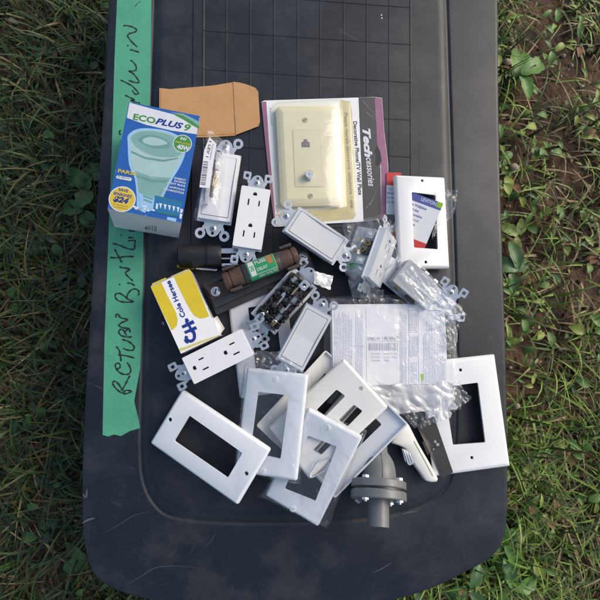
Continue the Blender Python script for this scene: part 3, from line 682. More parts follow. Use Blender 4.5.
while yy < 185:
    h_ = rb.choice((.3, .5, .8)); x0 = 203.3 - (yy - 161) * .12; mb.poly([tuple(cv.L(*p, 7).xy) for p in ((x0, yy), (x0 + 5, yy + .6), (x0 + 5, yy + .6 + h_), (x0, yy + h_))], 7.3, inkb); yy += h_ + rb.choice((.4, .6, 1))
mb.build('barcode_sticker', cov)
mb = MB()
for (x0, y0, x1, y1, r_, m_) in ((215, 160, 211, 197, 1.6, copper), (219, 150, 216, 170, 2.4, lgrey), (211, 170, 206, 205, 2.0, offwh), (217, 175, 213, 188, 1.1, brass), (213, 150, 222, 153, 1.5, grey)):
    a = cv.L(x0, y0, -1); b = cv.L(x1, y1, -1); d = (b - a); mb.box(((a.x + b.x) / 2, (a.y + b.y) / 2, -1.2), (r_ * 2, d.length, 4), m_, rz=math.atan2(-d.x, d.y))
mb.build('inner_lever', cov, bevel=.5)
# ================================================================== POWER PLUG (black) and metal rods
pf = Frame([(178, 241, 24), (221, 244, 24), (221, 266, 24), (178, 264, 24)])
pg = thing('black_plug', 'black moulded power plug with three blades, lying below the bagged switch', 'power plug', pf)
w, h = pf.w, pf.h
mb = MB(); prof = []
sec = [(-w / 2 - 1, 10.5), (-w / 2, 12), (-w * .2, 12.6), (w * .1, 12.6), (w * .1 + .6, 11.8), (w * .1 + 2, 11.8), (w * .1 + 2.6, 12.8), (w / 2 - 3, 12.9), (w / 2, 12)]
X_ = Matrix.Translation((0, 0, -12.8)) @ Matrix.Rotation(math.radians(-90), 4, 'Z')
mb.X = X_; mb.lathe([(0.01, sec[0][0])] + [(r, y_) for y_, r in sec] + [(0.01, sec[-1][0])], black, n=40)
mb.build('plug_body', pg, smooth=50)
for dz, dy in ((1, 4.5), (-3, -3.2)):
    mb = MB(); mb.box((w / 2 + 8, dy, -9 + dz), (17.5, 1.7 if dy < 0 else 5.6, 5.6 if dy < 0 else 1.6), steelw); mb.build('blade', pg, bevel=.4)
mb = MB(); mb.tube([(w / 2, -9.8, -12), (w / 2 + 9, -9.8, -12), (w / 2 + 17, -9.8, -12)], 2.3, chrome, n=14); mb.build('blade', pg)
def rod(name, label_, cat, a, b, r, m, z, knurl=False):
    A = W(*a, z); B_ = W(*b, z); d = B_ - A; fr = Frame(M=Matrix.Translation((A + B_) / 2) @ Matrix.Rotation(math.atan2(d.y, d.x) - math.pi / 2, 4, 'Z'))
    mb = MB(); L_ = d.length; prof = [(0.01, -L_ / 2), (r * .8, -L_ / 2), (r, -L_ / 2 + 1)]
    k = int(L_ / 1.2)
    for i in range(k): prof.append((r * (.88 if (knurl and i % 2) else 1), -L_ / 2 + 1 + (L_ - 2) * i / (k - 1)))
    prof += [(r * .8, L_ / 2), (.01, L_ / 2)]
    mb.lathe(prof, m, n=16); o = mb.build(name, None, M=fr.M, smooth=40); tag(o, label_, cat); return o
rod('brass_rod', 'short dull brass rod lying just above the yellow box', 'rod', (177.5, 266), (194.5, 268.2), 2.6, gold, 3.2)
rod('steel_rod', 'short shiny steel rod with a ribbed barrel, right of the brass rod', 'rod', (195.5, 267.3), (217.5, 270), 2.7, chrome, 3.2, True)
# ================================================================== YELLOW FUSE BOX (carton)
zt = 28.
yf = Frame([(149.5, 287, zt), (191, 270, zt), (219.5, 336.5, zt), (181.5, 352.5, zt)])
yb = thing('fuse_carton', 'yellow and white cardboard carton with blue lettering beside the green tape', 'box', yf)
w, h = yf.w / 2, yf.h / 2
mb = MB()
vs = [(-w, h, 0), (w, h, 0), (w, -h, 0), (-w, -h, 0), (-w, h, -zt + .3), (w, h, -zt + .3), (w, -h, -zt + .3), (-w, -h, -zt + .3)]
mb.add(vs, [(0, 1, 2, 3), (4, 7, 6, 5), (0, 3, 7, 4), (2, 6, 7, 3)], paper); mb.add(vs, [(0, 4, 5, 1)], yellow); mb.add(vs, [(1, 5, 6, 2)], paper)
YP = lambda l, z=0: [tuple(yf.L(140 + x / 6.667, 260 + y / 6.667, z).xy) for x, y in l]
def clampy(l): return [(max(-w + .05, min(w - .05, x)), max(-h + .05, min(h - .05, y))) for x, y in l]
mb.poly(clampy(YP([(225, 110), (340, 62), (400, 220), (462, 375), (430, 388), (395, 390), (360, 370), (335, 335), (300, 270), (260, 190)])), .08, yellow)
mb.poly(clampy(YP([(60, 182), (142, 148), (175, 220), (215, 300), (240, 350), (252, 400), (245, 440), (212, 470), (150, 350)])), .08, yellow)
mb.poly(clampy(YP([(262, 590), (300, 580), (400, 540), (532, 498), (532, 520), (268, 610)])), .08, mat('pale_yellow', (.62, .55, .2), .45))
mb.poly(clampy(YP([(205, 118), (215, 114), (250, 190), (290, 265), (282, 268), (240, 195)])), .07, paper)
YT = lambda x, y: yf.L(140 + x / 6.667, 260 + y / 6.667)
mb.text('Cole Hersee', YT(305, 375), YT(200, 135), 5.0, .16, dblue, bold=.03)
# monogram with arrow head, H bars and hook
Z = lambda l: [tuple(yf.L(170 + x / 15, 310 + y / 15).xy) for x, y in l]
mb.poly(Z([(225, 130), (262, 122), (290, 160), (270, 180), (300, 210), (340, 300), (350, 360), (310, 330), (280, 260), (240, 205), (228, 180)]), .16, dblue)
mb.poly(Z([(172, 238), (345, 148), (372, 200), (195, 278)]), .18, dblue)
mb.poly(Z([(208, 322), (385, 240), (410, 285), (232, 360)]), .18, dblue)
hk = [tuple(p) for p in spline([Vector(p) for p in ((330, 290), (362, 350), (366, 420), (330, 462), (280, 462), (245, 430), (250, 388))], False, 5)]
P_ = [Vector(p) for p in Z(hk)]; k = len(P_); L_ = []; R_ = []
for i, p in enumerate(P_):
    d = (P_[min(i + 1, k - 1)] - P_[max(i - 1, 0)]).normalized(); u = Vector((-d.y, d.x)) * 1.55; L_.append(p + u); R_.append(p - u)
mb.add([(q.x, q.y, .2) for q in L_ + R_], [[i, i + 1, k + i + 1, k + i] for i in range(k - 1)], dblue)
mb.poly(Z([(205, 445), (222, 445), (280, 492), (262, 508), (225, 482)]), .2, dblue)
mb.build('carton', yb, smooth=0)
Ms = yf.M @ Matrix(((0, 0, 1, w), (-1, 0, 0, 0), (0, -1, 0, -zt / 2), (0, 0, 0, 1)))
mb = MB(yf.Mi @ Ms)     # right side panel: x runs along the box, y up
mb.X = Matrix.Translation((w + .12, 0, -zt / 2)) @ Matrix(((0, 0, 1, 0), (1, 0, 0, 0), (0, 1, 0, 0), (0, 0, 0, 1)))
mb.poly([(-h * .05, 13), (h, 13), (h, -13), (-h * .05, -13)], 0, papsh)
mb.text('FUSE', (-h * .9, 4), (-h * .55, 4), 8, .05, dblue, bold=.03); mb.text('30A', (-h * .45, 4), (-h * .12, 4), 8, .05, dblue, bold=.03)
mb.build('side_panel', yb, smooth=0)
mb = MB(); mb.box((0, h + .5, -.6), (2 * w - 1, 1.8, .5), papsh); mb.box((-w * .55, h + 2.0, -2.2), (w * .7, 2.6, .4), yellow); mb.box((w * .45, h + 1.6, -3.2), (w * .8, 2.0, .4), yellow); mb.build('tuck_flap', yb, bevel=.15)
# little torn flap at lower right
mb = MB(); a = yf.Mi @ W(219.3, 335.5, 27); b = yf.Mi @ W(224.5, 328.5, 14); c = yf.Mi @ W(217, 316, 16); d = yf.Mi @ W(211, 320, 27)
mb.add([a, b, c, d], [(0, 1, 2, 3)], paper); o = mb.build('side_flap', yb); s_ = o.modifiers.new('s', 'SOLIDIFY'); s_.thickness = .0004
# ================================================================== FUSE BLOCK
zb = 16.
ff = Frame([(201, 279, zb), (304, 244, zb), (318, 272, zb), (215, 313, zb)])
fb = thing('fuse_holder', 'black fuse block with copper clips holding a cartridge fuse, right of the yellow box', 'fuse holder', ff)
w, h = ff.w, ff.h
mb = MB(); mb.prism([rrect(w, h, 2)], -zb + .2, -5, bakel); mb.prism([rrect(w * .97, h * .62, 1.5)], -5, 0, bakel); mb.box((-w * .2, h * .42, -3.6), (w * .3, 2.4, 3.2), bakel); mb.box((w * .2, -h * .42, -3.6), (w * .34, 2.4, 3.2), bakel)
mb.build('base', fb, bevel=.9)
def pxl(px, py, z): return ff.Mi @ W(px, py, z)
sL = pxl(215.5, 291.5, 19); sR = pxl(303.5, 257, 19)
for s_, e in ((sL, 1), (sR, -1)):
    mb = MB(); mb.box((s_.x + e * 8, s_.y + .5, .6), (30, 13.5, 1.3), copper); tob = mb.build('terminal', fb, bevel=.3)
    screw(tob, s_.x, s_.y, 1.3, steelw, r=5.0, cross=False, h=2.4, name='terminal_screw')
fz = 33.
a = pxl(224, 282, fz); b = pxl(297, 254.5, fz); ax = (b - a); FL = ax.length
Ff = Matrix.Translation((a + b) / 2) @ Matrix.Rotation(math.atan2(ax.y, ax.x) - math.pi / 2, 4, 'Z')
fuse_M = ff.M @ Ff; fuF = Frame(M=fuse_M)
for sgn, nm in ((-1, 'l'), (1, 'r')):   # spring clips round both end caps
    mb = MB(Ff)
    yc = sgn * (FL / 2 - 9)
    for sx in (-1, 1):
        mb.box((sx * 10.2, yc, -6), (1.1, 12.5, 21), copper if sgn < 0 else dkmet); mb.box((sx * 11.6, yc, 5.4), (2.4, 12.5, 1), dkmet)
    mb.box((0, yc, -15.5), (21, 12.5, 1.2), copper)
    mb.box((11.5, yc + 6, -10), (1.2, 20, 9), dkmet)
    mb.build('clip', fb, bevel=.3)
fu = thing('cartridge_fuse', 'cartridge fuse with green label and tarnished copper end caps, held in the black fuse block', 'fuse', fuF)
R0 = 9.4
mb = MB(); mb.lathe([(.01, -FL * .24), (R0 * .98, -FL * .24), (R0 + .5, -FL * .22), (R0 + .5, FL * .24), (R0 * .98, FL * .26), (.01, FL * .26)], bakel, n=40); mb.build('barrel', fu, smooth=40)
for sgn in (-1, 1):
    y0 = sgn * FL * .245; y1 = sgn * FL / 2
    mb = MB(); mb.lathe([(R0 * .9, y0), (R0, y0 + sgn * .6), (R0, y0 + (y1 - y0) * .6), (R0 * .92, y0 + (y1 - y0) * .64), (R0 * .92, y0 + (y1 - y0) * .70), (R0, y0 + (y1 - y0) * .74), (R0 * .97, y1 - sgn * 1), (R0 * .85, y1), (.01, y1)], copper, n=36); mb.build('end_cap', fu, smooth=40)
def wrap(mb, fr_y0, fr_y1, a0, a1, r, m, n=14):
    vs = []
    for i in range(n + 1):
        a = math.radians(a0 + (a1 - a0) * i / n)
        for y_ in (fr_y0, fr_y1): vs.append((r * math.sin(a), y_, r * math.cos(a)))
    mb.add(vs, [[2 * i, 2 * i + 1, 2 * i + 3, 2 * i + 2] for i in range(n)], m)
mb = MB(); wrap(mb, -FL * .17, FL * .20, -75, 85, R0 + .62, greenl); wrap(mb, -FL * .15, -FL * .08, -60, 40, R0 + .7, label)
wrap(mb, FL * .10, FL * .165, -62, 0, R0 + .72, orangel); wrap(mb, -FL * .165, FL * .195, -72, -68, R0 + .7, label); wrap(mb, -FL * .08, FL * .19, 34, 37, R0 + .7, label)
wrap(mb, FL * .19, FL * .195, -70, 80, R0 + .72, yellow2)
def wtext(mb, t_, y0, y1, ang, h_, m, r):
    sub = MB(); sub.text(t_, (0, 0), (y1 - y0, 0), h_, 0, m, bold=.02)
    vs = []
    for v in sub.v:
        a = math.radians(ang) - v.y / r; vs.append((r * math.sin(a), y0 + v.x, r * math.cos(a)))
    mb.add(vs, sub.f, m)
wtext(mb, '30', -FL * .14, -FL * .09, 10, 6, greenl, R0 + .8); wtext(mb, 'FUSE', -FL * .06, FL * .09, -22, 4.6, label, R0 + .8); wtext(mb, '250 VOLTS', -FL * .06, FL * .18, 62, 3, label, R0 + .8); wtext(mb, 'DELAY', -FL * .06, FL * .08, 18, 3, label, R0 + .8)
mb.build('label_wrap', fu, smooth=60)
# ================================================================== WALL PLATES
G = 'empty white wall plates spread over the lid'
def wplate(label_, pts, T, opens_px, screws_px, m=white, gr=G, rim=False, bev=3.0, square=False, hole_r=1.9, plugs=None, flip=False, r=2.5):
    """pts: corners of the plate with BASE heights; the frame sits at the top face"""
    fr = Frame([(x, y, z + T) for x, y, z in pts])
    t = thing('wall_plate', label_, 'wall plate', fr, gr)
    X = Matrix.Diagonal((1, 1, -1, 1)) @ Matrix.Translation((0, 0, T)) if flip else Matrix()
    ops = [rpoly([tuple(fr.L(x, y).xy) for x, y in o_], 1.6, 3) for o_ in opens_px]
    if flip: X = Matrix.Translation((0, 0, -T)) @ Matrix.Diagonal((1, 1, -1, 1))
    hs = []
    for x, y in screws_px:
        c = fr.L(x, y); hs.append([(c.x - 1.6, c.y - 1.6), (c.x + 1.6, c.y - 1.6), (c.x + 1.6, c.y + 1.6), (c.x - 1.6, c.y + 1.6)] if square else circ(c.x, c.y, hole_r, 14))
    mb = MB(X); plate_mesh(mb, fr.w, fr.h, T, ops, hs, m, bev=bev, r=r); pob = mb.build('plate', t, smooth=40, weld=True)
    if plugs:
        for x, y in plugs: c = fr.L(x, y); screw(pob, c.x, c.y, -.3, white, r=3.4, cross=False, h=.9, name='plate_screw', sm=lgrey)
    return t, fr
p12 = wplate('white wall plate half buried under the fuse holder and the dark opened switch', [(225, 284, .3), (284, 277, .3), (299, 391, .3), (240, 398, .3)], 5.5, [[(248, 307.5), (275, 304), (282.5, 367), (256, 371)]], [(255, 293), (269, 383)], m=whiteg)
pM = wplate('upside down wall plate whose corner shows left of the one with four slots', [(324.4, 351, 9), (372, 391, 7), (303, 467, 3), (255, 427, 4)], 5.5, [[(325.5, 373.5), (346, 391), (302, 441), (281, 423)]], [(340, 378), (283, 447)], flip=True, m=warmw)
pL = wplate('upside down wall plate showing its rim between the slotted plate and the grey pipe fitting', [(361, 378, 16), (409, 423.4, 37), (337.5, 496, 23), (289, 451, 2)], 6, [[(358, 401.5), (381.5, 424.5), (336, 469), (313, 448)]], [(372, 406), (320, 466)], flip=True, m=whiteg)
pK = wplate('white wall plate with four narrow slots in pairs, leaning over two upside down plates', [(341.8, 359.5, 21), (390.5, 405, 37), (312.5, 477, 28), (264, 431, 12)], 6, [[(336.6, 389.4), (345.4, 396), (325.6, 416), (316.4, 410)], [(353.8, 404.5), (362.6, 411), (347.6, 426.5), (338.8, 420)], [(327, 436), (335, 441), (321, 455), (313, 450)], [(309, 419), (317, 425), (303, 439), (295, 433)]], [(361, 388.3), (293, 449)], hole_r=2.2, m=warmw)
pJ = wplate('bagged wall plate at the front with a bent wire inside its opening', [(308, 412, 27), (362.5, 433, 41), (320, 527, 27.5), (262, 497, 13)], 6, [[(308, 435.5), (336.7, 446.5), (315.3, 501.3), (284.5, 489)]], [], plugs=[(327.7, 427.7), (293, 508.7)], m=whiteg)
pH = wplate('bagged wall plate standing upright below the sideways socket, resting on its neighbours', [(246.5, 366, 21), (308, 376, 34.5), (296.5, 482.5, 30.5), (235, 472, 17)], 6, [[(258, 391.5), (289, 395.5), (280.5, 459), (250, 452.5)]], [], plugs=[(275.6, 379), (263, 471)], m=whiteg)
fA_pts = [(147.6, 442.5, 1.5), (182.6, 390.5, 9), (271.6, 450.5, 33), (235.7, 505, 25.5)]
pA = wplate('bare wall plate at the lower left with its right corner up on the bagged one', fA_pts, 6, [[(189.5, 415.5), (242.5, 453), (227.7, 478), (174, 441)][::-1]], [(170, 419.7), (246.4, 473.5)], m=whiteg, hole_r=2.1)
pD = wplate('white wall plate at the upper right lying over printed paper inserts', [(394.7, 172, 12), (446.3, 178.5, 7), (450, 270.5, 7), (400, 265.5, 12)], 6.5, [[(411.7, 192), (435.5, 195), (438, 249.3), (414, 247.5)]], [(422.3, 180.5), (426, 262)], hole_r=1.7)
pG = wplate('extra large white wall plate hanging over the right edge of the lid', [(420, 361.5, 4.6), (496, 355, 4.6), (511, 469, 4.6), (435, 474.5, 4.6)], 5.5, [[(444, 387), (478, 382.5), (485.5, 442.5), (453, 445)]], [(460.7, 370), (472, 457.7)], square=True, r=1.5, bev=4)
# ================================================================== PLASTIC FILMS OVER PLATES
def bag(name, label_, px4, zs, amp, m, nu=40, nv=60, seed=1, cat='plastic bag', gr=None, dome_=0., fq=(6, 9), drop=0., jit=1.5, smooth=30, topk=0.):
    fr = Frame([(x, y, z) for (x, y), z in zip(px4, zs)])
    pts = [fr.L(x, y, 0) for x, y in px4]
    # exact local corner heights
    pts = [fr.Mi @ W(x, y, z) for (x, y), z in zip(px4, zs)]
    def zf(u, v):
        e = max(abs(u - .5), abs(v - .5)) * 2
        return amp * (1 + topk * max(0, 1 - v / .22)) * (ridg(u * fq[0], v * fq[1], seed) + .6 * ridg(u * fq[0] * 2.3, v * fq[1] * 2.3, seed + 9) + .12 * ridg(u * fq[0] * 5, v * fq[1] * 5, seed + 3)) + dome_ * (1 - e ** 3) - drop * max(0, (e - .9) * 10) ** 1.5
    o = quadsheet(name, None, fr, pts, zf, nu, nv, m, jit=jit, seed=seed, smooth=55); o.matrix_world = sM(fr.M); tag(o, label_, cat, gr); return o, fr
bag('clear_bag', 'clear crinkled bag around the upright wall plate below the sideways socket', [(243, 362), (311, 373), (299, 486), (231, 474)], [27.6, 41.6, 38.2, 24.0], 1.5, filmw, seed=11, drop=7, gr=None, fq=(3, 4.5), topk=1.6)
bag('clear_bag', 'clear bag around the front wall plate with the bent wire', [(306, 409), (367, 432), (326, 532), (256, 499)], [33.6, 48.5, 35.2, 20.0], 1.5, filmw, seed=23, drop=7, fq=(3, 4.5), topk=.6)
bag('clear_wrap', 'bright crumpled scrap of clear wrap above the upright bagged plate', [(256, 351), (284, 352), (300, 372), (250, 366)], [30, 34, 42, 30], 5, film, nu=26, nv=18, seed=5, fq=(6, 5), cat='plastic wrap')
# wire in J's opening
mb = MB(); pts = [(x, y, z + 10) for x, y, z in [(331, 457, 27), (324, 459.5, 27), (317.5, 461.5, 27), (313, 468, 26), (309.5, 474, 25.4), (312, 477.3, 25.4), (318, 474.5, 25.6), (325, 470.5, 26), (328, 466, 26.5), (329.5, 463, 26.8)]]
P_ = [W(x, y, z) for x, y, z in [tuple(p) for p in spline([Vector(p) for p in pts], False, 5)]]
fr = Frame(M=Matrix.Translation(W(320, 468, 35))); mb.tube([p - fr.M.translation for p in P_], .7, steelw, n=8); o = mb.build('bent_wire', None, M=fr.M, smooth=60); tag(o, 'small loop of bent shiny wire in the opening of the front bagged plate', 'wire')
# ================================================================== PRINTED INSERTS UNDER PLATE D
def card(label_, px, zs, m, build):
    fr = Frame([(x, y, z) for (x, y), z in zip(px, zs)]); t = thing('printed_insert', label_, 'paper insert', fr, None)
    mb = MB(); mb.prism([rrect(fr.w, fr.h, 1)], -.3, 0, m); build(mb, fr); mb.build('paper', t, smooth=0); return t, fr
def cb1(mb, fr):
    w, h = fr.w, fr.h
    mb.poly([(-w / 2, h / 2), (w / 2, h / 2), (w / 2, h / 2 - 8.5), (-w / 2, h / 2 - 8.5)], .06, navy)
    mb.poly([(w / 2 - 6.2, h / 2), (w / 2, h / 2), (w / 2, h / 2 - 6.2), (w / 2 - 6.2, h / 2 - 6.2)], .1, lime)
    mb.text('LEVITON', (w / 2 - 24, h / 2 - 5.4), (w / 2 - 7, h / 2 - 5.4), 4.0, .12, prw, bold=.02)
    for i, t_ in enumerate(('Decora Wallplate', 'Standard size', 'Plaque decorative', 'Placa de pared', 'fits all devices', 'Blanco')):
        mb.text(t_, (-w / 2 + 1.5, h / 2 - 13.6 - i * 5.2), (-w / 2 + (27, 20, 26, 24, 22, 12)[i], h / 2 - 13.6 - i * 5.2), 2.9, .1, navy if i != 3 else inkgrey, bold=.02)
    mb.poly([(-w / 2, -h / 2), (w / 2, -h / 2), (w / 2, -h / 2 + 13), (-w / 2, -h / 2 + 13)], .06, red)
    mb.text('WHITE', (-w / 2 + 3, -h / 2 + 4), (-w / 2 + 20, -h / 2 + 4), 4, .1, prw, bold=.02)
card('printed insert with blue heading and red foot, seen through the upper right wall plate', [(408.5, 189), (442.5, 205), (421.5, 256), (387, 240)], [14, 21.5, 13, 6], paper, cb1)
def cb2(mb, fr):
    w, h = fr.w, fr.h
    mb.poly([(-w / 2, h / 2), (w / 2, h / 2), (w / 2, h / 2 - 15), (-w / 2, h / 2 - 15)], .06, red)
    for i, t_ in enumerate(('Vis de', 'Montaje', 'Screws', 'for plate')): mb.text(t_, (-w / 2 + 1, h / 2 - 20.5 - i * 5), (-w / 2 + 12, h / 2 - 20.5 - i * 5), 2.8, .1, navy, bold=.02)
card('narrow red topped printed insert poking out left of the upper right wall plate', [(387, 172), (401, 173), (401, 216), (386, 213)], [5, 6, 6, 4], paper, cb2)
bag('clear_wrap', 'clear crinkled wrap between the mauve card and the upper right wall plate', [(387, 186), (402, 190), (405, 262), (384, 262)], [8, 12, 12, 6], 3, film, nu=12, nv=40, seed=31, fq=(3, 9), cat='plastic wrap')
bag('clear_wrap', 'curled clear wrap sticking out right of the upper right wall plate', [(436, 191), (458, 190), (454, 214), (432, 240)], [15, 24, 20, 15], 6, film, nu=14, nv=24, seed=37, fq=(3, 4), cat='plastic wrap')
# ================================================================== INSTRUCTION PACKET
kf = Frame([(331, 305, 15), (445.5, 303, 15), (448, 384.5, 15), (334, 386, 15)])
pk = thing('instruction_packet', 'folded white instruction sheets with tiny blue grey print and a barcode, inside a clear bag', 'paper packet', kf)
w, h = kf.w, kf.h
mb = MB()
mb.prism([rrect(w + 1.5, h + 1, 1)], -8, -5.6, paper); mb.prism([rrect(w + .6, h - 1, 1, cx=-1)], -5.4, -2.6, paper)
mb.prism([rrect(w, h, .6)], -2.4, -1.2, paper)
mb.prism([rrect(w * .93, h * .985, .6, cx=-w * .035)], -1.0, 0, paper)
KL = lambda x, y: kf.L(x, y, 0)
rk = random.Random(21)
def col(x0, x1, y0, y1, step, m, rag=.15, z=.12, th=.5):
    """columns of tiny print running up the page"""
    x = x0
    while x < x1:
        yt = y0 + rk.random() * rag * (y1 - y0); y = yt
        while y < y1:
            l = rk.uniform(1.2, 4.5); e = min(y + l, y1)
            a = KL(x, y); b = KL(x, e); hw = th * .5 * rk.uniform(.7, 1.1)
            mb.add([(a.x - hw, a.y, z), (a.x + hw, a.y, z), (b.x + hw, b.y, z), (b.x - hw, b.y, z)], [(0, 1, 2, 3)], m); y = e + rk.uniform(.35, .8)
        x += step
col(334.5, 352, 312, 384, 1.55, inkblue, .12); col(356, 362.5, 312, 384, 1.5, inkblue, .05)
col(402.5, 406.5, 313, 383, 1.7, inkblue, .03); col(409.5, 417.5, 313, 331, 1.4, inkgrey, .1); col(409.5, 417.5, 336, 357, 1.3, inkblue, .05); col(411, 417.5, 362, 383, 1.4, inkblue, .05)
col(423.5, 446.5, 318, 383, 1.55, inkblue, .34)
def kline(a, b, wd, m, z=.13):
    A = KL(*a).xy; B_ = KL(*b).xy; d = (B_ - A).normalized(); u = Vector((-d.y, d.x)) * wd; mb.add([(*(A + u), z), (*(B_ + u), z), (*(B_ - u), z), (*(A - u), z)], [(0, 1, 2, 3)], m)
for a, b in (((408.5, 310.5), (418, 310.3)), ((408.5, 332.5), (418.2, 332.3)), ((408.5, 310.5), (408.7, 332.5)), ((418, 310.3), (418.2, 332.3)), ((408.7, 334.5), (409, 384)), ((418.3, 334.5), (418.8, 384)), ((401, 312), (401.6, 384)), ((399.8, 312), (400.3, 384)), ((427, 310.6), (443, 310.3))): kline(a, b, .18 if a[0] < 425 else .4, inkgrey)
for a, b in (((441, 314), (439, 317)), ((439, 317), (443.4, 317)), ((443.4, 317), (441, 314))): kline(a, b, .22, inkgrey)
mb.poly([tuple(KL(*p).xy) for p in ((420.3, 374), (423.5, 374), (423, 379), (421.6, 383.5), (421, 379))], .14, lime)
mb.text('80401-W 1 PK WHITE', KL(367.5, 340.3), KL(399.2, 340), 3.6, .13, inkgrey, bold=.02); kline((367.5, 341.3), (399.3, 341), .15, inkgrey)
x = 368.5
while x < 398:
    l = rk.choice((.25, .4, .7)); mb.add([(*KL(x, 343).xy, .13), (*KL(x + l, 343).xy, .13), (*KL(x + l, 350.5).xy, .13), (*KL(x, 350.5).xy, .13)], [(0, 1, 2, 3)], inkgrey); x += l + rk.choice((.5, .7, 1.1))
for i, (a, b) in enumerate((('COLOR', 'WHITE EA'), ('SIZE', '1 GANG'), ('ORIGIN', 'MEX'))):
    y = 354.6 + i * 3.4; mb.text(a, KL(371, y), KL(380, y), 1.7, .13, inkgrey); mb.text(b, KL(384, y), KL(397 if i < 2 else 389, y), 1.7, .13, inkgrey)
kline((352.8, 346), (365, 346.2), .15, papsh); kline((366, 308), (366.8, 384), .14, papsh)
mb.build('folded_sheets', pk, smooth=0)
bag('clear_bag', 'clear crinkled bag holding the white instruction sheets', [(322, 296), (456, 293), (462, 410), (328, 404)], [16.3, 16.3, 16.0, 16.0], .9, filmp, nu=70, nv=60, seed=41, fq=(7, 6), drop=3, jit=4)
bag('milky_wrap', 'milky crumpled foam wrap below the instruction sheets', [(336, 383), (452, 383), (456, 409), (372, 414)], [13, 13, 8, 8], 7, filmm, nu=60, nv=22, seed=43, fq=(3.2, 1.2), cat='plastic wrap', jit=6)
bag('clear_wrap', 'torn clear bag corner lying over the opening of the extra large wall plate', [(438, 384), (458, 382), (471, 398), (446, 415)], [14, 14, 9, 9], 6, film, nu=24, nv=24, seed=47, fq=(2.2, 2.2), cat='plastic wrap', jit=5)
bag('milky_wrap', 'tail of milky wrap hanging over the left edge of the extra large wall plate', [(432, 384), (450, 385), (450, 418), (436, 424)], [13, 13, 11, 11], 4, filmm, nu=16, nv=26, seed=53, fq=(2, 5), cat='plastic wrap', jit=3)
# ================================================================== SOCKET STANDING ON ITS SIDE IN A BAG
eP = [(387.5, 226.5, 44), (396.5, 243, 16), (379.5, 290, 16), (370.5, 276, 44)]
fE = Frame(eP); XE = Matrix.Diagonal((fE.w / 33.5, fE.h / 67, 1, 1))
tE = thing('duplex_socket', 'grey duplex socket standing on its side in clear wrap, showing brass and green screws', 'power socket', fE)
holes = []
for cy in (17.5, -17.5):
    holes.append(rrect(1.7, 7.2, .3, 2, -5.2, cy - 3)); holes.append(rrect(1.7, 6.2, .3, 2, 5.2, cy - 3)); holes.append([(x, max(y, cy + 5)) for x, y in circ(0, cy + 6.5, 2.5, 14)])
mb = MB(XE); mb.prism([rrect(33.5, 67, 1.6)] + holes, -7.5, 0, lgrey); mb.build('face', tE, bevel=.5)
mb = MB(XE); mb.box((-16.9, 0, -4), (.6, 66, 7.4), white); mb.box((0, 0, -5.5), (30, 62, .5), dslot); mb.build('edge_strip', tE)
mb = MB(XE); mb.prism([rrect(36, 71, 1)], -8.8, -7.6, white); mb.X = XE @ Matrix.Translation((0, 0, -7.6)); ears(mb, 1, 'square', steelw); ears(mb, -1, 'square', steelw); mb.build('strap', tE, bevel=.15)
mb = MB(XE); mb.prism([rrect(31, 62, 2)], -34, -9, grey)
mb.box((-16, 22, -16), (2.2, 10, 9), lgrey); mb.box((-16, -14, -17), (2.2, 9, 9), lgrey); mb.box((-15.8, 4, -16), (1.6, 20, 12), dslot)
mb.build('body', tE, bevel=.7)
def sidescrew(parent, y, z, m, r=3.3, X=XE, name='terminal_screw', dx=-16.5):
    mb = MB(X); mb.cyl((dx, y, z), (dx - 2.6, y, z), r, m, n=18); a = random.uniform(0, 3); mb.X = X @ Matrix.Translation((dx - 2.65, y, z)) @ Matrix.Rotation(a, 4, 'X'); mb.box((0, 0, 0), (.1, r * 1.6, r * .3), dark); mb.box((0, 0, 0), (.12, r * .3, r * 1.6), dark); return mb.build(name, parent)
sidescrew(tE, 9, -14, brass); sidescrew(tE, 0, -17, brass); sidescrew(tE, 12, -23, brass, 2.6); sidescrew(tE, -3, -25, brass, 2.6)
mb = MB(XE); mb.box((-17.5, 22, -16), (.8, 4, 4), white); mb.build('terminal_mark', tE, bevel=.3); mb = MB(XE); mb.box((-17.5, -14, -17), (.8, 4, 4), white); mb.build('terminal_mark', tE, bevel=.3)
sidescrew(tE, -24, -23, mat('green_screw', (.03, .3, .08), .35, metal=.5), 4.0, name='ground_screw')
bag('clear_bag', 'clear crinkled bag wrapped round the socket standing on its side', [(344, 222), (386, 215), (402, 262), (352, 290)], [40, 46, 20, 26], 6, film, nu=40, nv=44, seed=61, fq=(2.6, 3), drop=6, jit=4)
bag('clear_wrap', 'crumpled clear wrap hanging below the side standing socket', [(344, 262), (372, 268), (386, 300), (352, 296)], [34, 40, 17, 16], 8, film, nu=30, nv=30, seed=67, fq=(2.4, 2.6), cat='plastic wrap', jit=4)
# ================================================================== GREY SWITCH FACE DOWN WITH LABEL + STRAP END
f1 = Frame([(391, 279, 30), (411, 260.5, 30), (446, 290.5, 26), (426, 309, 26)])
t1 = thing('grey_switch', 'grey switch body lying face down with a silver label, below the upper right wall plate', 'light switch', f1)
w, h = f1.w, f1.h; X1 = Matrix.Diagonal((w / 28, h / 50, 1, 1))
mb = MB(X1); mb.prism([rrect(28, 40, 1.5, cy=5)], -18, 0, grey); mb.prism([rrect(26, 12, 1.5, cy=-20)], -19, -4, lgrey); mb.build('body', t1, bevel=.8)
mb = MB(X1); a = f1.L(411, 275.5); mb.X = Matrix(); mb.prism([rpoly([tuple(f1.L(*p).xy) for p in ((412, 275.6), (433.5, 292.8), (429, 297.5), (407.8, 280.5))], .4)], .05, .2, label)
mb.text('15A-120V AC', f1.L(411.8, 279.6), f1.L(430, 294.3), 3.2, .3, inkgrey, bold=.02); mb.build('label', t1)
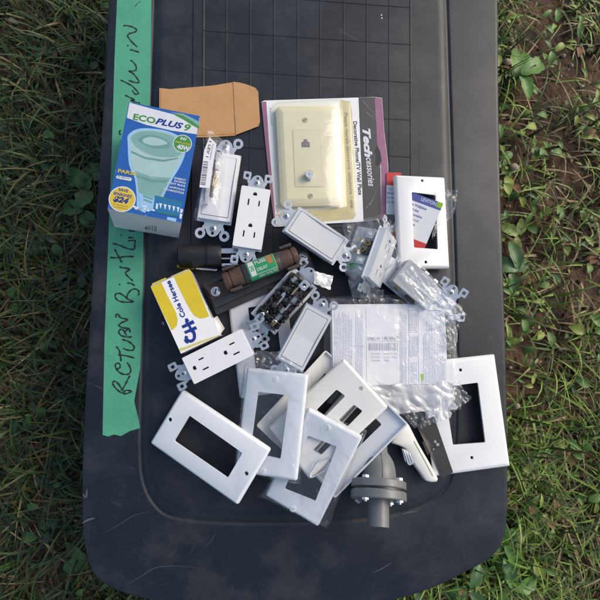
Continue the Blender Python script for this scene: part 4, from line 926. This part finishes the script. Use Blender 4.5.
mb = MB(X1); mb.prism([rrect(34, 66, 1)], -20.2, -18.2, steelw); mb.X = X1 @ Matrix.Translation((0, 0, -19)); ears(mb, 1, 'square', steelw); mb.build('strap', t1, bevel=.15)
for i, y in enumerate((12, 0, -13)):
    mb = MB(X1); mb.cyl((13.5, y, -6), (16.2, y, -6), 3.2, brass if i < 2 else steelw, n=16); mb.box((15, y, -2.2), (3, 5, 1.2), steelw); mb.build('terminal_screw', t1)
mb = MB(X1); mb.box((-14.5, 14, -8), (3, 5, 5), brass); mb.box((-14.5, -4, -8), (2.5, 12, 6), copper); mb.build('side_terminal', t1, bevel=.4)
pts = [(446, 281, 22), (463, 293.5, 20), (440, 329, 8), (421, 318, 10)]
ft = Frame(pts)
ts = thing('mounting_strap', 'zinc mounting strap end with two square ears, sticking out right of the grey switch', 'metal bracket', ft)
mb = MB(Matrix.Translation((0, -ft.h / 2 - 22, 0))); 
mb.X = Matrix.Translation((0, ft.h / 2 - 47, 0)); ears(mb, 1, 'square', steelw); mb.prism([rrect(24, 14, 1, cy=27)], -1.3, -.1, steelw); mb.build('strap', ts, bevel=.15)
screw(ts, 0, ft.h / 2 - 47 + 40, 0, steelw)
c = Frame([(456, 311, 16), (467, 313, 16), (466, 324, 14), (455, 322, 14)])
mb = MB(); mb.prism([rrect(9, 9, 1.8), circ(1, 0, 2.1, 14)], -1.2, 0, steelw); mb.prism([[(-14, -3), (-4.2, -3), (-4.2, 3), (-14, 3)]], -1.3, -.1, steelw)
o = mb.build('metal_ear', None, M=c.M, bevel=.15); tag(o, 'single zinc ear with a hole poking out of the bag at its right edge', 'metal bracket')
bag('clear_bag', 'clear bag over the grey switch, its right end bulging beside the lid groove', [(396, 272), (416, 258), (470, 316), (436, 331)], [32, 32, 20, 19], 3.5, film, nu=50, nv=44, seed=71, fq=(3, 2.6), drop=6, jit=4)
bag('clear_wrap', 'creased clear wrap right of the instruction sheets, below the two metal ears', [(437, 290), (461, 306), (455, 350), (444, 350)], [22, 20, 14, 14], 4.5, film, nu=20, nv=40, seed=73, fq=(3, 7), cat='plastic wrap', jit=4)
# ================================================================== OPENED DARK DEVICE, FACE DOWN
fo = Frame([(293, 268, 33), (318, 288, 31), (276, 334, 22), (250, 315, 24)])
to = thing('opened_switch', 'opened switch lying face down with dark bronze contacts exposed, right of the fuse holder', 'light switch', fo)
w, h = fo.w, fo.h; XO = Matrix.Diagonal((w / 34, h / 70, 1, 1))
mb = MB(XO @ Matrix.Translation((0, 0, -10))); mb.prism([rrect(35, 72, 1)], -1.2, 0, whiteg); ears(mb, 1, 'square', steelw); ears(mb, -1, 'square', steelw); mb.build('strap', to, bevel=.15)
mb = MB(XO); mb.prism([rrect(33, 68, 1.5)], -16, -11.4, white); mb.build('face', to, bevel=.5)
mb = MB(XO)
mb.prism([rrect(28, 62, 2), rrect(25, 59, 1.5)], -10, -3, bakel); mb.box((0, 0, -8), (26, 60, 3), black)
mb.prism([rrect(28, 5, 1, cy=0)], -9, -1, bakel); mb.build('housing', to, bevel=.3)
ro = random.Random(8)
mb = MB(XO)
for i in range(330):
    x = ro.uniform(-14, 14); y = ro.uniform(-31, 31); z = ro.uniform(-6, 3.5) - abs(x) * .12
    m_ = ro.choice([bronze, bronze, bronze, bakel, black, black, black, black, dkmet, dkmet, bronze, copper, bakel, bakel, steel if i % 3 == 0 else bronze])
    if i % 4 == 0: mb.cyl((x, y, z), (x + ro.uniform(-3, 3), y + ro.uniform(-3, 3), z + 1.5), ro.uniform(.5, 1.8), m_, n=9)
    else: mb.box((x, y, z), (ro.uniform(.8, 4), ro.uniform(.8, 5), ro.uniform(.5, 3)), m_, rz=ro.choice((0, 0, .15, -.12, .8)))
for i in range(14):
    x = ro.uniform(-11, 11); y = ro.uniform(-24, 24); mb.box((x, y, 2.6 + ro.uniform(0, 1)), (ro.choice((1.2, 1.8)), ro.uniform(8, 18), .6), ro.choice([bronze, dkmet, steel, black]), rz=ro.choice((0, .06, 1.57, -.1)))
for x, y in ((-7, 12), (6, 4), (-5, -10), (7, -16)): mb.cyl((x, y, 1), (x, y, 3.4), 3.2, bakel, n=20); mb.cyl((x, y, 3.4), (x, y, 3.9), 1.8, dkmet, n=16)
mb.build('contacts', to, bevel=.15)
for i in range(7):
    x = ro.uniform(-9, 9); y = -26 + i * 8.5; mb = MB(XO); r_ = ro.uniform(1.6, 2.8); q = []
    for k_ in range(60): a = k_ * .7; q.append((x + r_ * math.cos(a), y - 3 + k_ * .11, 2.4 + r_ * .6 * math.sin(a)))
    mb.tube(q, .38, ro.choice([bronze, brass, steel]), n=6); mb.build('spring', to)
for x, y in ((5, 25), (-8, -27), (7, -24)): screw(to, x * w / 34, y * h / 70, 2.2, steel, r=2.6)
mb = MB(XO); mb.prism([rrect(9, 10, 1.5), circ(0, 0, 2, 12)], 3.0, 4.0, steelw, M=Matrix.Translation((4, 28, 0))); mb.build('ground_tab', to, bevel=.15); mb = MB(XO); mb.prism([rrect(9, 9, 1.5), circ(0, 0, 2, 12)], 2.2, 3.2, steelw, M=Matrix.Translation((-7, -33, 0))); mb.build('ground_tab', to, bevel=.15)
bag('clear_wrap', 'cloudy scrap of clear wrap at the upper end of the opened dark switch', [(314, 271), (333, 276), (330, 290), (314, 284)], [30, 26, 26, 30], 3, filmm, nu=14, nv=12, seed=81, fq=(1.2, 1.2), cat='plastic wrap')
# ================================================================== CREAM HANDLE, DARK STRIP, PVC VALVE
hf = Frame([(392, 425, 16), (420, 422, 16), (444, 478, 14), (420, 482, 14)])
th_ = thing('cream_handle', 'cream plastic handle with a chrome button, poking out from under an upside down wall plate', 'handle', hf)
def hl(l): return [tuple(hf.L(x, y, 0).xy) for x, y in l]
ol = hl([(397, 428), (406, 421), (410, 426), (419, 444), (430, 463), (439, 479.5), (437.5, 482.6), (432, 483), (425.8, 481.5), (420, 473), (413.7, 464.6), (410.5, 456), (405, 448.5), (399, 446), (391, 443.5)])
ol = rpoly(ol, 2, 3)
mb = MB(); i1 = [tuple(p) for p in inset(ol, .8)]; i2 = [tuple(p) for p in inset(ol, 2.2)]; k = len(ol)
rr = [(ol, -9.5), (ol, -2.4), (i1, -.8), (i2, 0)]
mb.add([(x, y, z) for l, z in rr for x, y in l], [[q * k + i, q * k + (i + 1) % k, (q + 1) * k + (i + 1) % k, (q + 1) * k + i] for q in range(3) for i in range(k)], cream); mb.poly(i2, 0, cream)
mb.build('handle_shell', th_, smooth=50, weld=True)
P_ = [hf.L(x, y, .15) for x, y in ((414, 441), (424, 459), (433, 476))]
mb = MB(); mb.tube(P_, .5, mat('cream_seam', (.42, .4, .32), .5), n=6, flat=.5); mb.build('seam', th_)
mb = MB(); bt = rpoly(hl([(402, 448.5), (408.5, 451.5), (414.5, 459), (415.3, 463), (409.5, 466), (405, 461)]), 1.5, 3)
mb.prism([bt], -5.5, -.6, steelw)
for i in range(3):
    a = hf.L(404 + i * 2.6, 450.5 + i * 1.4, 0); b = hf.L(408 + i * 2.4, 464 - i * .6, 0); mb.tube([(a.x, a.y, -.4), (b.x, b.y, -.4)], .9, chrome, n=8)
mb.build('button', th_, bevel=.5)
sf = Frame([(417, 426, 10.6), (434, 416.5, 12), (453.2, 472.5, 12), (441.5, 478.5, 10.6)])
sp = thing('metal_strip', 'dark brown slotted metal strip between the cream handle and the extra large wall plate', 'metal strip', sf)
L_ = [tuple(sf.L(x, y, 0).xy) for x, y in ((417, 426), (434, 416.5), (453.2, 472.5), (441.5, 478.5))]
slot = rpoly([tuple(sf.L(x, y, 0).xy) for x, y in ((422.3, 442), (424.2, 441.3), (429.5, 454.3), (427.6, 455))], .6, 3); sh = circ(*sf.L(432.5, 446, 0).xy, 1.3, 12)
mb = MB(); mb.prism([rpoly(L_, .8), slot, sh], -1.4, 0, dkmet); mb.prism([[tuple(sf.L(x, y, 0).xy) for x, y in ((422.8, 442.6), (423.8, 442.2), (429, 454.2), (428, 454.6))]], -1.3, -.4, lgrey); mb.build('strip', sp, bevel=.2)
for x, y, r_ in ((435, 441.8, 1.7), (437.6, 444.8, 1.9), (433.3, 449.3, 1.2), (431.5, 453, .8)): 
    c = sf.L(x, y, 0); mb = MB(); mb.cyl((c.x, c.y, 0), (c.x, c.y, 1.2), r_, steelw, r1=r_ * .6, n=14); mb.build('rivet', sp)
bag('clear_wrap', 'glittering crumple of clear wrap above the dark brown metal strip', [(401, 411), (436, 404), (440, 421), (414, 428)], [13, 15, 14, 10], 5.5, film, nu=26, nv=16, seed=91, fq=(6, 4), cat='plastic wrap', jit=4)
vf = Frame([(350, 440, 15), (405, 440, 15), (405, 528, 45), (350, 528, 45)])
va = thing('pipe_fitting', 'grey PVC flanged valve fitting lying at the front below the wall plates', 'pipe fitting', vf)
def vy(py): return vf.L(378, py, 0).y
cx = vf.L(378.3, 490, 0).x; XV = Matrix.Translation((cx, 0, 0)); s_ = vf.w / 55
mb = MB(XV); r = s_
mb.lathe([(9 * r, vy(440)), (9 * r, vy(450)), (9.8 * r, vy(453)), (12.4 * r, vy(456.5)), (14.8 * r, vy(461)), (16.4 * r, vy(466.5)), (17.1 * r, vy(472)), (17.3 * r, vy(479)), (18.2 * r, vy(481.2)), (.01, vy(481.3))], pvc, n=48); mb.build('bonnet', va, smooth=40)
for y0, y1 in ((480.8, 488.8), (491, 500.2)):
    mb = MB(XV); mb.lathe([(.01, vy(y0)), (26 * r, vy(y0)), (26.8 * r, vy(y0 + .9)), (26.8 * r, vy(y1 - .9)), (26 * r, vy(y1)), (.01, vy(y1))], pvc, n=64); mb.build('flange', va, smooth=30)
mb = MB(XV); mb.lathe([(25.5 * r, vy(488)), (25.5 * r, vy(492))], black, n=48); mb.build('gasket', va)
mb = MB(XV); mb.lathe([(.01, vy(499)), (10.3 * r, vy(499)), (10.0 * r, vy(527)), (8.2 * r, vy(527.3)), (8.2 * r, vy(505))], pvc, n=48); mb.build('pipe', va, smooth=40)
mb = MB(XV); mb.tube([(0, vy(450), 9.2 * r), (0, vy(456.5), 12.5 * r), (0, vy(461), 14.9 * r), (0, vy(466.5), 16.5 * r), (0, vy(472), 17.2 * r), (0, vy(480.5), 17.6 * r)], .45, pvc, n=6); mb.build('mould_seam', va)
for i in range(4):
    a = math.radians(45 + 90 * i); x = 23 * r * math.cos(a); z = 23 * r * math.sin(a)
    mb = MB(XV); mb.cyl((x, vy(478.2), z), (x, vy(480.9), z), 3.7, steelw, n=6); mb.cyl((x, vy(500), z), (x, vy(502.4), z), 3.7, steelw, n=6); mb.cyl((x, vy(502), z), (x, vy(504), z), 1.6, steel, n=12); mb.build('bolt', va, bevel=.3)
# ================================================================== GROUND, GRASS, WEEDS
def soil_mat():
    m = bpy.data.materials.new('soil'); m.use_nodes = True; nt = m.node_tree; N = nt.nodes; L = nt.links; p = N['Principled BSDF']; p.inputs['Roughness'].default_value = .95
    tc = N.new('ShaderNodeTexCoord'); n1 = N.new('ShaderNodeTexNoise'); n1.inputs['Scale'].default_value = 18; n1.inputs['Detail'].default_value = 10; n1.inputs['Roughness'].default_value = .7
    L.new(tc.outputs['Object'], n1.inputs['Vector']); r = N.new('ShaderNodeValToRGB'); L.new(n1.outputs['Fac'], r.inputs[0])
    e = r.color_ramp.elements; e[0].position = .3; e[0].color = (.02, .013, .009, 1); e[1].position = .7; e[1].color = (.18, .10, .052, 1); x = e.new(.5); x.color = (.08, .045, .025, 1)
    L.new(r.outputs[0], p.inputs['Base Color'])
    b = N.new('ShaderNodeBump'); b.inputs['Strength'].default_value = 1; b.inputs['Distance'].default_value = .01; n2 = N.new('ShaderNodeTexNoise'); n2.inputs['Scale'].default_value = 90; n2.inputs['Detail'].default_value = 8
    L.new(tc.outputs['Object'], n2.inputs['Vector']); L.new(n2.outputs['Fac'], b.inputs['Height']); L.new(b.outputs[0], p.inputs['Normal']); return m
soil = soil_mat()
mb = MB(); NG = 150; ext = 1500
def gz(x, y): return GZ + 9 * noise.noise(Vector((x / 60, y / 60, 0))) + 4 * noise.noise(Vector((x / 18, y / 18, 3)))
vs = []
for j in range(NG + 1):
    for i in range(NG + 1):
        u = (i / NG * 2 - 1); v = (j / NG * 2 - 1); x = ext * u * (abs(u) * .6 + .4); y = ext * v * (abs(v) * .6 + .4); vs.append((x, y, gz(x, y)))
mb.add(vs, [[j * (NG + 1) + i, j * (NG + 1) + i + 1, (j + 1) * (NG + 1) + i + 1, (j + 1) * (NG + 1) + i] for j in range(NG) for i in range(NG)], soil)
o = mb.build('ground', smooth=180); o['kind'] = 'structure'
gm = [mat('grass_green', (.05, .10, .016), .6, var=.3), mat('grass_shaded', (.02, .045, .012), .6, var=.3), mat('grass_olive', (.09, .10, .03), .6, var=.3), mat('straw', (.34, .26, .13), .7, var=.3), mat('straw_brown', (.12, .075, .035), .8, var=.3)]
rg = random.Random(12); deep = mat('grass_deep_shade', (.012, .026, .009), .6, var=.3); fresh = mat('grass_fresh', (.16, .26, .03), .55, var=.3)
def inside_tote(x, y, mgn=10):
    return -180 + mgn < x < 215 - mgn and -235 + mgn < y < 400
mb = MB()
def blade(x, y, z, ln, wd, az, lean, m, curl=1.):
    d = Vector((math.cos(az), math.sin(az), 0)); u = Vector((-d.y, d.x, 0)); vs = []; n_ = 4
    p = Vector((x, y, z)); a = lean
    for i in range(n_ + 1):
        t = i / n_; ww = wd * (1 - t ** 1.6) * .5 + .05
        vs += [p + u * ww, p - u * ww]; st_ = ln / n_
        p = p + (d * math.sin(a) + Vector((0, 0, 1)) * math.cos(a)) * st_; a += curl * .35
    mb.add(vs, [[2 * i, 2 * i + 1, 2 * i + 3, 2 * i + 2] for i in range(n_)], m)
cnt = 0
while cnt < 21000:
    x = rg.uniform(-480, 520); y = rg.uniform(-500, 560)
    if inside_tote(x, y): continue
    dens = .45 + .6 * noise.noise(Vector((x / 90, y / 90, 7))) + (.25 if x < 0 or y < -150 else -.12)
    if x > 200 and y > -60: dens -= .12
    if rg.random() > dens: continue
    cnt += 1
    dead = rg.random() < (.38 if x > 150 else .3)
    m_ = (rg.choice(gm[3:]) if x > 60 else rg.choice([gm[4], gm[4], gm[4], gm[3]])) if dead else rg.choice([gm[0], gm[2], fresh, fresh] if x > 120 or (y < -235 and x > 60) else [gm[1], gm[1], gm[1], deep, gm[0], gm[2]])  # darker blade colours on the left paint in the shade beside the tote
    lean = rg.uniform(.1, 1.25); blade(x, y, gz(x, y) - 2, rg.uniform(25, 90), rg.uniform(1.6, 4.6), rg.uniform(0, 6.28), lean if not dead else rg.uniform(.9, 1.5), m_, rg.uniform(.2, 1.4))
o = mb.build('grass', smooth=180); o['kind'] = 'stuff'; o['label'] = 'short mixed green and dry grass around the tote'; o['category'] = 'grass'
mb = MB(); rp = random.Random(31)
for i in range(1600):
    x = rp.uniform(-480, 520); y = rp.uniform(-500, 560)
    if inside_tote(x, y): continue
    r_ = rp.uniform(1.2, 5) ; c = Vector((x, y, gz(x, y) + r_ * .3)); n_ = 7
    vs = []
    for k_ in range(4):
        ph = -1.2 + k_ * .8
        for q in range(n_): a = q * 6.283 / n_; e = rp.uniform(.8, 1.15) * r_; vs.append(c + Vector((math.cos(a) * math.cos(ph) * e, math.sin(a) * math.cos(ph) * e * .8, math.sin(ph) * e * .6)))
    fs = [[k_ * n_ + q, k_ * n_ + (q + 1) % n_, (k_ + 1) * n_ + (q + 1) % n_, (k_ + 1) * n_ + q] for k_ in range(3) for q in range(n_)] + [list(range(3 * n_, 4 * n_))]
    mb.add(vs, fs, rp.choice([soil, mat('pebble', (.3, .26, .2), .8, var=.2), mat('pebble_dark', (.14, .1, .07), .8, var=.2)]))
o = mb.build('gravel', smooth=180); o['kind'] = 'stuff'; o['label'] = 'loose crumbs of soil and small stones'; o['category'] = 'gravel'
lfm = [mat('cover_green', (.075, .17, .02), .5, var=.35, vs=60), mat('cover_deep', (.03, .085, .015), .5, var=.35, vs=60), mat('cover_yellow', (.19, .25, .03), .5, var=.35, vs=60), mat('cover_brown', (.2, .1, .04), .7, var=.4, vs=60), mat('cover_shaded', (.015, .04, .01), .5, var=.35, vs=60)]
mb = MB(); rl = random.Random(77); n_l = 0
while n_l < 1300:
    x = rl.uniform(-420, 470); y = rl.uniform(-420, 480)
    if inside_tote(x, y) or noise.noise(Vector((x / 55, y / 55, 21))) < -.02: continue
    n_l += 1; ln = rl.uniform(5, 19) * (1.2 if x > 0 else 1); wd_ = ln * rl.uniform(.22, .75); az = rl.uniform(0, 6.28); d = Vector((math.cos(az), math.sin(az), 0)); u = Vector((-d.y, d.x, 0)); p = Vector((x, y, gz(x, y) + rl.uniform(3, 34))); a = rl.uniform(-.3, .8); vs = []
    for k_ in range(6):
        ww = wd_ * .5 * math.sin(math.pi * (.06 + .9 * k_ / 5)) ** .8
        vs += [p + u * ww + Vector((0, 0, ww * .4)), p, p - u * ww + Vector((0, 0, ww * .4))]; p = p + (d * math.cos(a) + Vector((0, 0, 1)) * math.sin(a)) * ln / 5; a -= .16
    mb.add(vs, [[3 * k_ + j_, 3 * k_ + j_ + 1, 3 * k_ + j_ + 4, 3 * k_ + j_ + 3] for k_ in range(5) for j_ in range(2)], rl.choice([lfm[1], lfm[1], lfm[4], lfm[4], lfm[4]] if x < 0 else [lfm[0], lfm[0], lfm[0], lfm[0], lfm[2], lfm[2], lfm[2], lfm[1], lfm[3]]))  # left-hand leaves get darker greens, shade put into their colour
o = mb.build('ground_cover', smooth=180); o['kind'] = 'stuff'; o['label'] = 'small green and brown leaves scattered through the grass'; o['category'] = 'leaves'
def stone(label_, px, py, r_):
    c = W(px, py, GZ + 22); mb = MB(); vs = []; fs = []; n_ = 12; q_ = 8
    for k_ in range(q_ + 1):
        ph = -math.pi / 2 + math.pi * k_ / q_
        for q in range(n_):
            a = q * 6.283 / n_; v = Vector((math.cos(a) * math.cos(ph), math.sin(a) * math.cos(ph) * .8, math.sin(ph) * .65)); vs.append(v * r_ * (1 + .25 * noise.noise(v * 2 + Vector((px, py, 0)))))
    fs = [[k_ * n_ + q, k_ * n_ + (q + 1) % n_, (k_ + 1) * n_ + (q + 1) % n_, (k_ + 1) * n_ + q] for k_ in range(q_) for q in range(n_)]
    mb.add(vs, fs, mat('stone', (.34, .27, .19), .8, var=.2, bump=.4)); o = mb.build('stone', M=Matrix.Translation(c), smooth=180, weld=True); tag(o, label_, 'stone', 'small stones in the soil at the right')
stone('small tan stone nearest the top right corner of the tote', 510, 49, 5.5); stone('rounder tan stone just right of the big green leaf near the lid', 507.5, 62, 6.5)
stone('pale oval stone in bare soil right of the upper wall plate', 514, 167, 7); stone('pale stone in dry grass right of the extra large wall plate', 517, 406, 5)
def weed(label_, px, py, z, leaves, m, seed):
    c = W(px, py, z); fr = Frame(M=Matrix.Translation(Vector((c.x, c.y, GZ + 4)))); t = thing('weed_plant', label_, 'plant', fr, 'broad leaved weeds beside the tote'); r_ = random.Random(seed)
    for i, (ln, wd, az, tilt) in enumerate(leaves):
        az = math.radians(az); mb = MB(); d = Vector((math.cos(az), math.sin(az), 0)); u = Vector((-d.y, d.x, 0)); p = Vector((0, 0, z - GZ - 10 + r_.uniform(-10, 12))); vs = []; n_ = 9; a = tilt
        for k_ in range(n_ + 1):
            t_ = k_ / n_; ww = wd * .5 * math.sin(math.pi * min(1, t_ * .97 + .03)) ** .7 * (1 + .1 * math.sin(k_ * 2.2)); 
            for s__ in (-1, -.5, 0, .5, 1): vs.append(p + u * ww * s__ + Vector((0, 0, abs(s__) * ww * .35 + .6 * math.sin(k_ * 1.7 + s__ * 3))))
            p = p + (d * math.cos(a) + Vector((0, 0, 1)) * math.sin(a)) * ln / n_; a -= .09
        mb.add(vs, [[k_ * 5 + j_, k_ * 5 + j_ + 1, (k_ + 1) * 5 + j_ + 1, (k_ + 1) * 5 + j_] for k_ in range(n_) for j_ in range(4)], m)
        mb.build('leaf', t, smooth=180)
        mb = MB(); mb.tube([Vector((0, 0, -4)), Vector((d.x * .3, d.y * .3, 10)), vs[2]], .9, gm[2], n=6); mb.build('stem', t, smooth=180)
lf = mat('leaf_green', (.085, .21, .025), .45, var=.25, vs=40, bump=.4, bs=200); lf2 = mat('leaf_deep', (.045, .12, .025), .45, var=.25, vs=40, bump=.4, bs=200); lf3 = mat('leaf_yellow', (.17, .24, .04), .5, var=.3, vs=40, bump=.4, bs=200)
weed('weed with one big bright green leaf at the top right edge of the lid', 520, 75, -120, [(70, 34, 75, .1), (50, 26, 30, .2), (40, 20, -60, .1)], lf, 1)
weed('deep green weed right of the upper wall plate, beside the lid edge', 516, 270, -125, [(46, 20, 100, .2), (40, 22, 160, .1), (44, 18, -80, .1), (38, 18, 30, .2)], lf2, 2)
weed('yellow green weed in the soil right of the sheets packet', 520, 235, -135, [(40, 16, 60, .1), (36, 18, 150, .2), (36, 16, 260, .1)], lf3, 3)
weed('bright green weed at the lower right corner of the lid', 508, 548, -120, [(48, 26, 110, .1), (44, 26, 30, .2), (46, 22, -50, .1), (40, 24, 190, .1), (38, 20, 250, .2)], lf, 4)
weed('small green weed under the bottom right curve of the lid', 470, 588, -120, [(40, 18, 200, .1), (42, 18, 300, .2), (36, 18, 60, .1)], lf2, 5)
weed('low green weed at the very bottom right beyond the lid', 512, 588, -125, [(46, 20, 10, .1), (42, 20, 100, .2), (40, 18, 240, .1)], lf, 6)
weed('round leaved weed in the shade left of the bulb box', 82, 172, -115, [(30, 26, 200, .1), (30, 26, 20, .1), (28, 22, -80, .1)], lf2, 7)
weed('second shaded weed left of the tape, below the round leaved one', 80, 208, -118, [(34, 22, 170, .1), (30, 22, 60, .1), (30, 20, -60, .2)], lf2, 8)
weed('small weed in the shade at the bottom left corner of the tote', 84, 560, -120, [(34, 14, 150, .1), (36, 16, 210, .2), (30, 14, 60, .2)], lf2, 9)
# ================================================================== CAMERA, LIGHT
cam = bpy.data.cameras.new('camera'); co = bpy.data.objects.new('camera', cam); COL.objects.link(co); SC.camera = co
cam.sensor_fit = 'HORIZONTAL'; cam.sensor_width = 36; cam.lens = 36 * F / 600; cam.clip_start = .01; cam.clip_end = 100
Mc = R.to_4x4(); Mc.translation = CAM * .001; co.matrix_world = Mc
SUN_AZ = math.radians(28); SUN_EL = math.radians(40)     # azimuth measured from +X towards +Y
wd = bpy.data.worlds.new('World'); SC.world = wd; wd.use_nodes = True; nt = wd.node_tree
sky = nt.nodes.new('ShaderNodeTexSky'); sky.sky_type = 'NISHITA'; sky.sun_disc = False; sky.sun_elevation = SUN_EL; sky.sun_rotation = math.radians(90) - SUN_AZ
sky.air_density = 1.2; sky.dust_density = 3.5; sky.ozone_density = 0.2
nt.links.new(sky.outputs[0], nt.nodes['Background'].inputs[0]); nt.nodes['Background'].inputs[1].default_value = .145
sl = bpy.data.lights.new('sun', 'SUN'); sl.energy = 1.15; sl.angle = math.radians(30); sl.color = (1, .96, .9); so = bpy.data.objects.new('sun', sl); COL.objects.link(so)
sd = Vector((math.cos(SUN_AZ) * math.cos(SUN_EL), math.sin(SUN_AZ) * math.cos(SUN_EL), math.sin(SUN_EL))); so.rotation_euler = sd.to_track_quat('Z', 'Y').to_euler()
SC.view_settings.view_transform = 'Standard'; SC.view_settings.look = 'None'; SC.view_settings.exposure = .2; SC.view_settings.gamma = 1
SC.cycles.transparent_max_bounces = 24; SC.cycles.max_bounces = 10
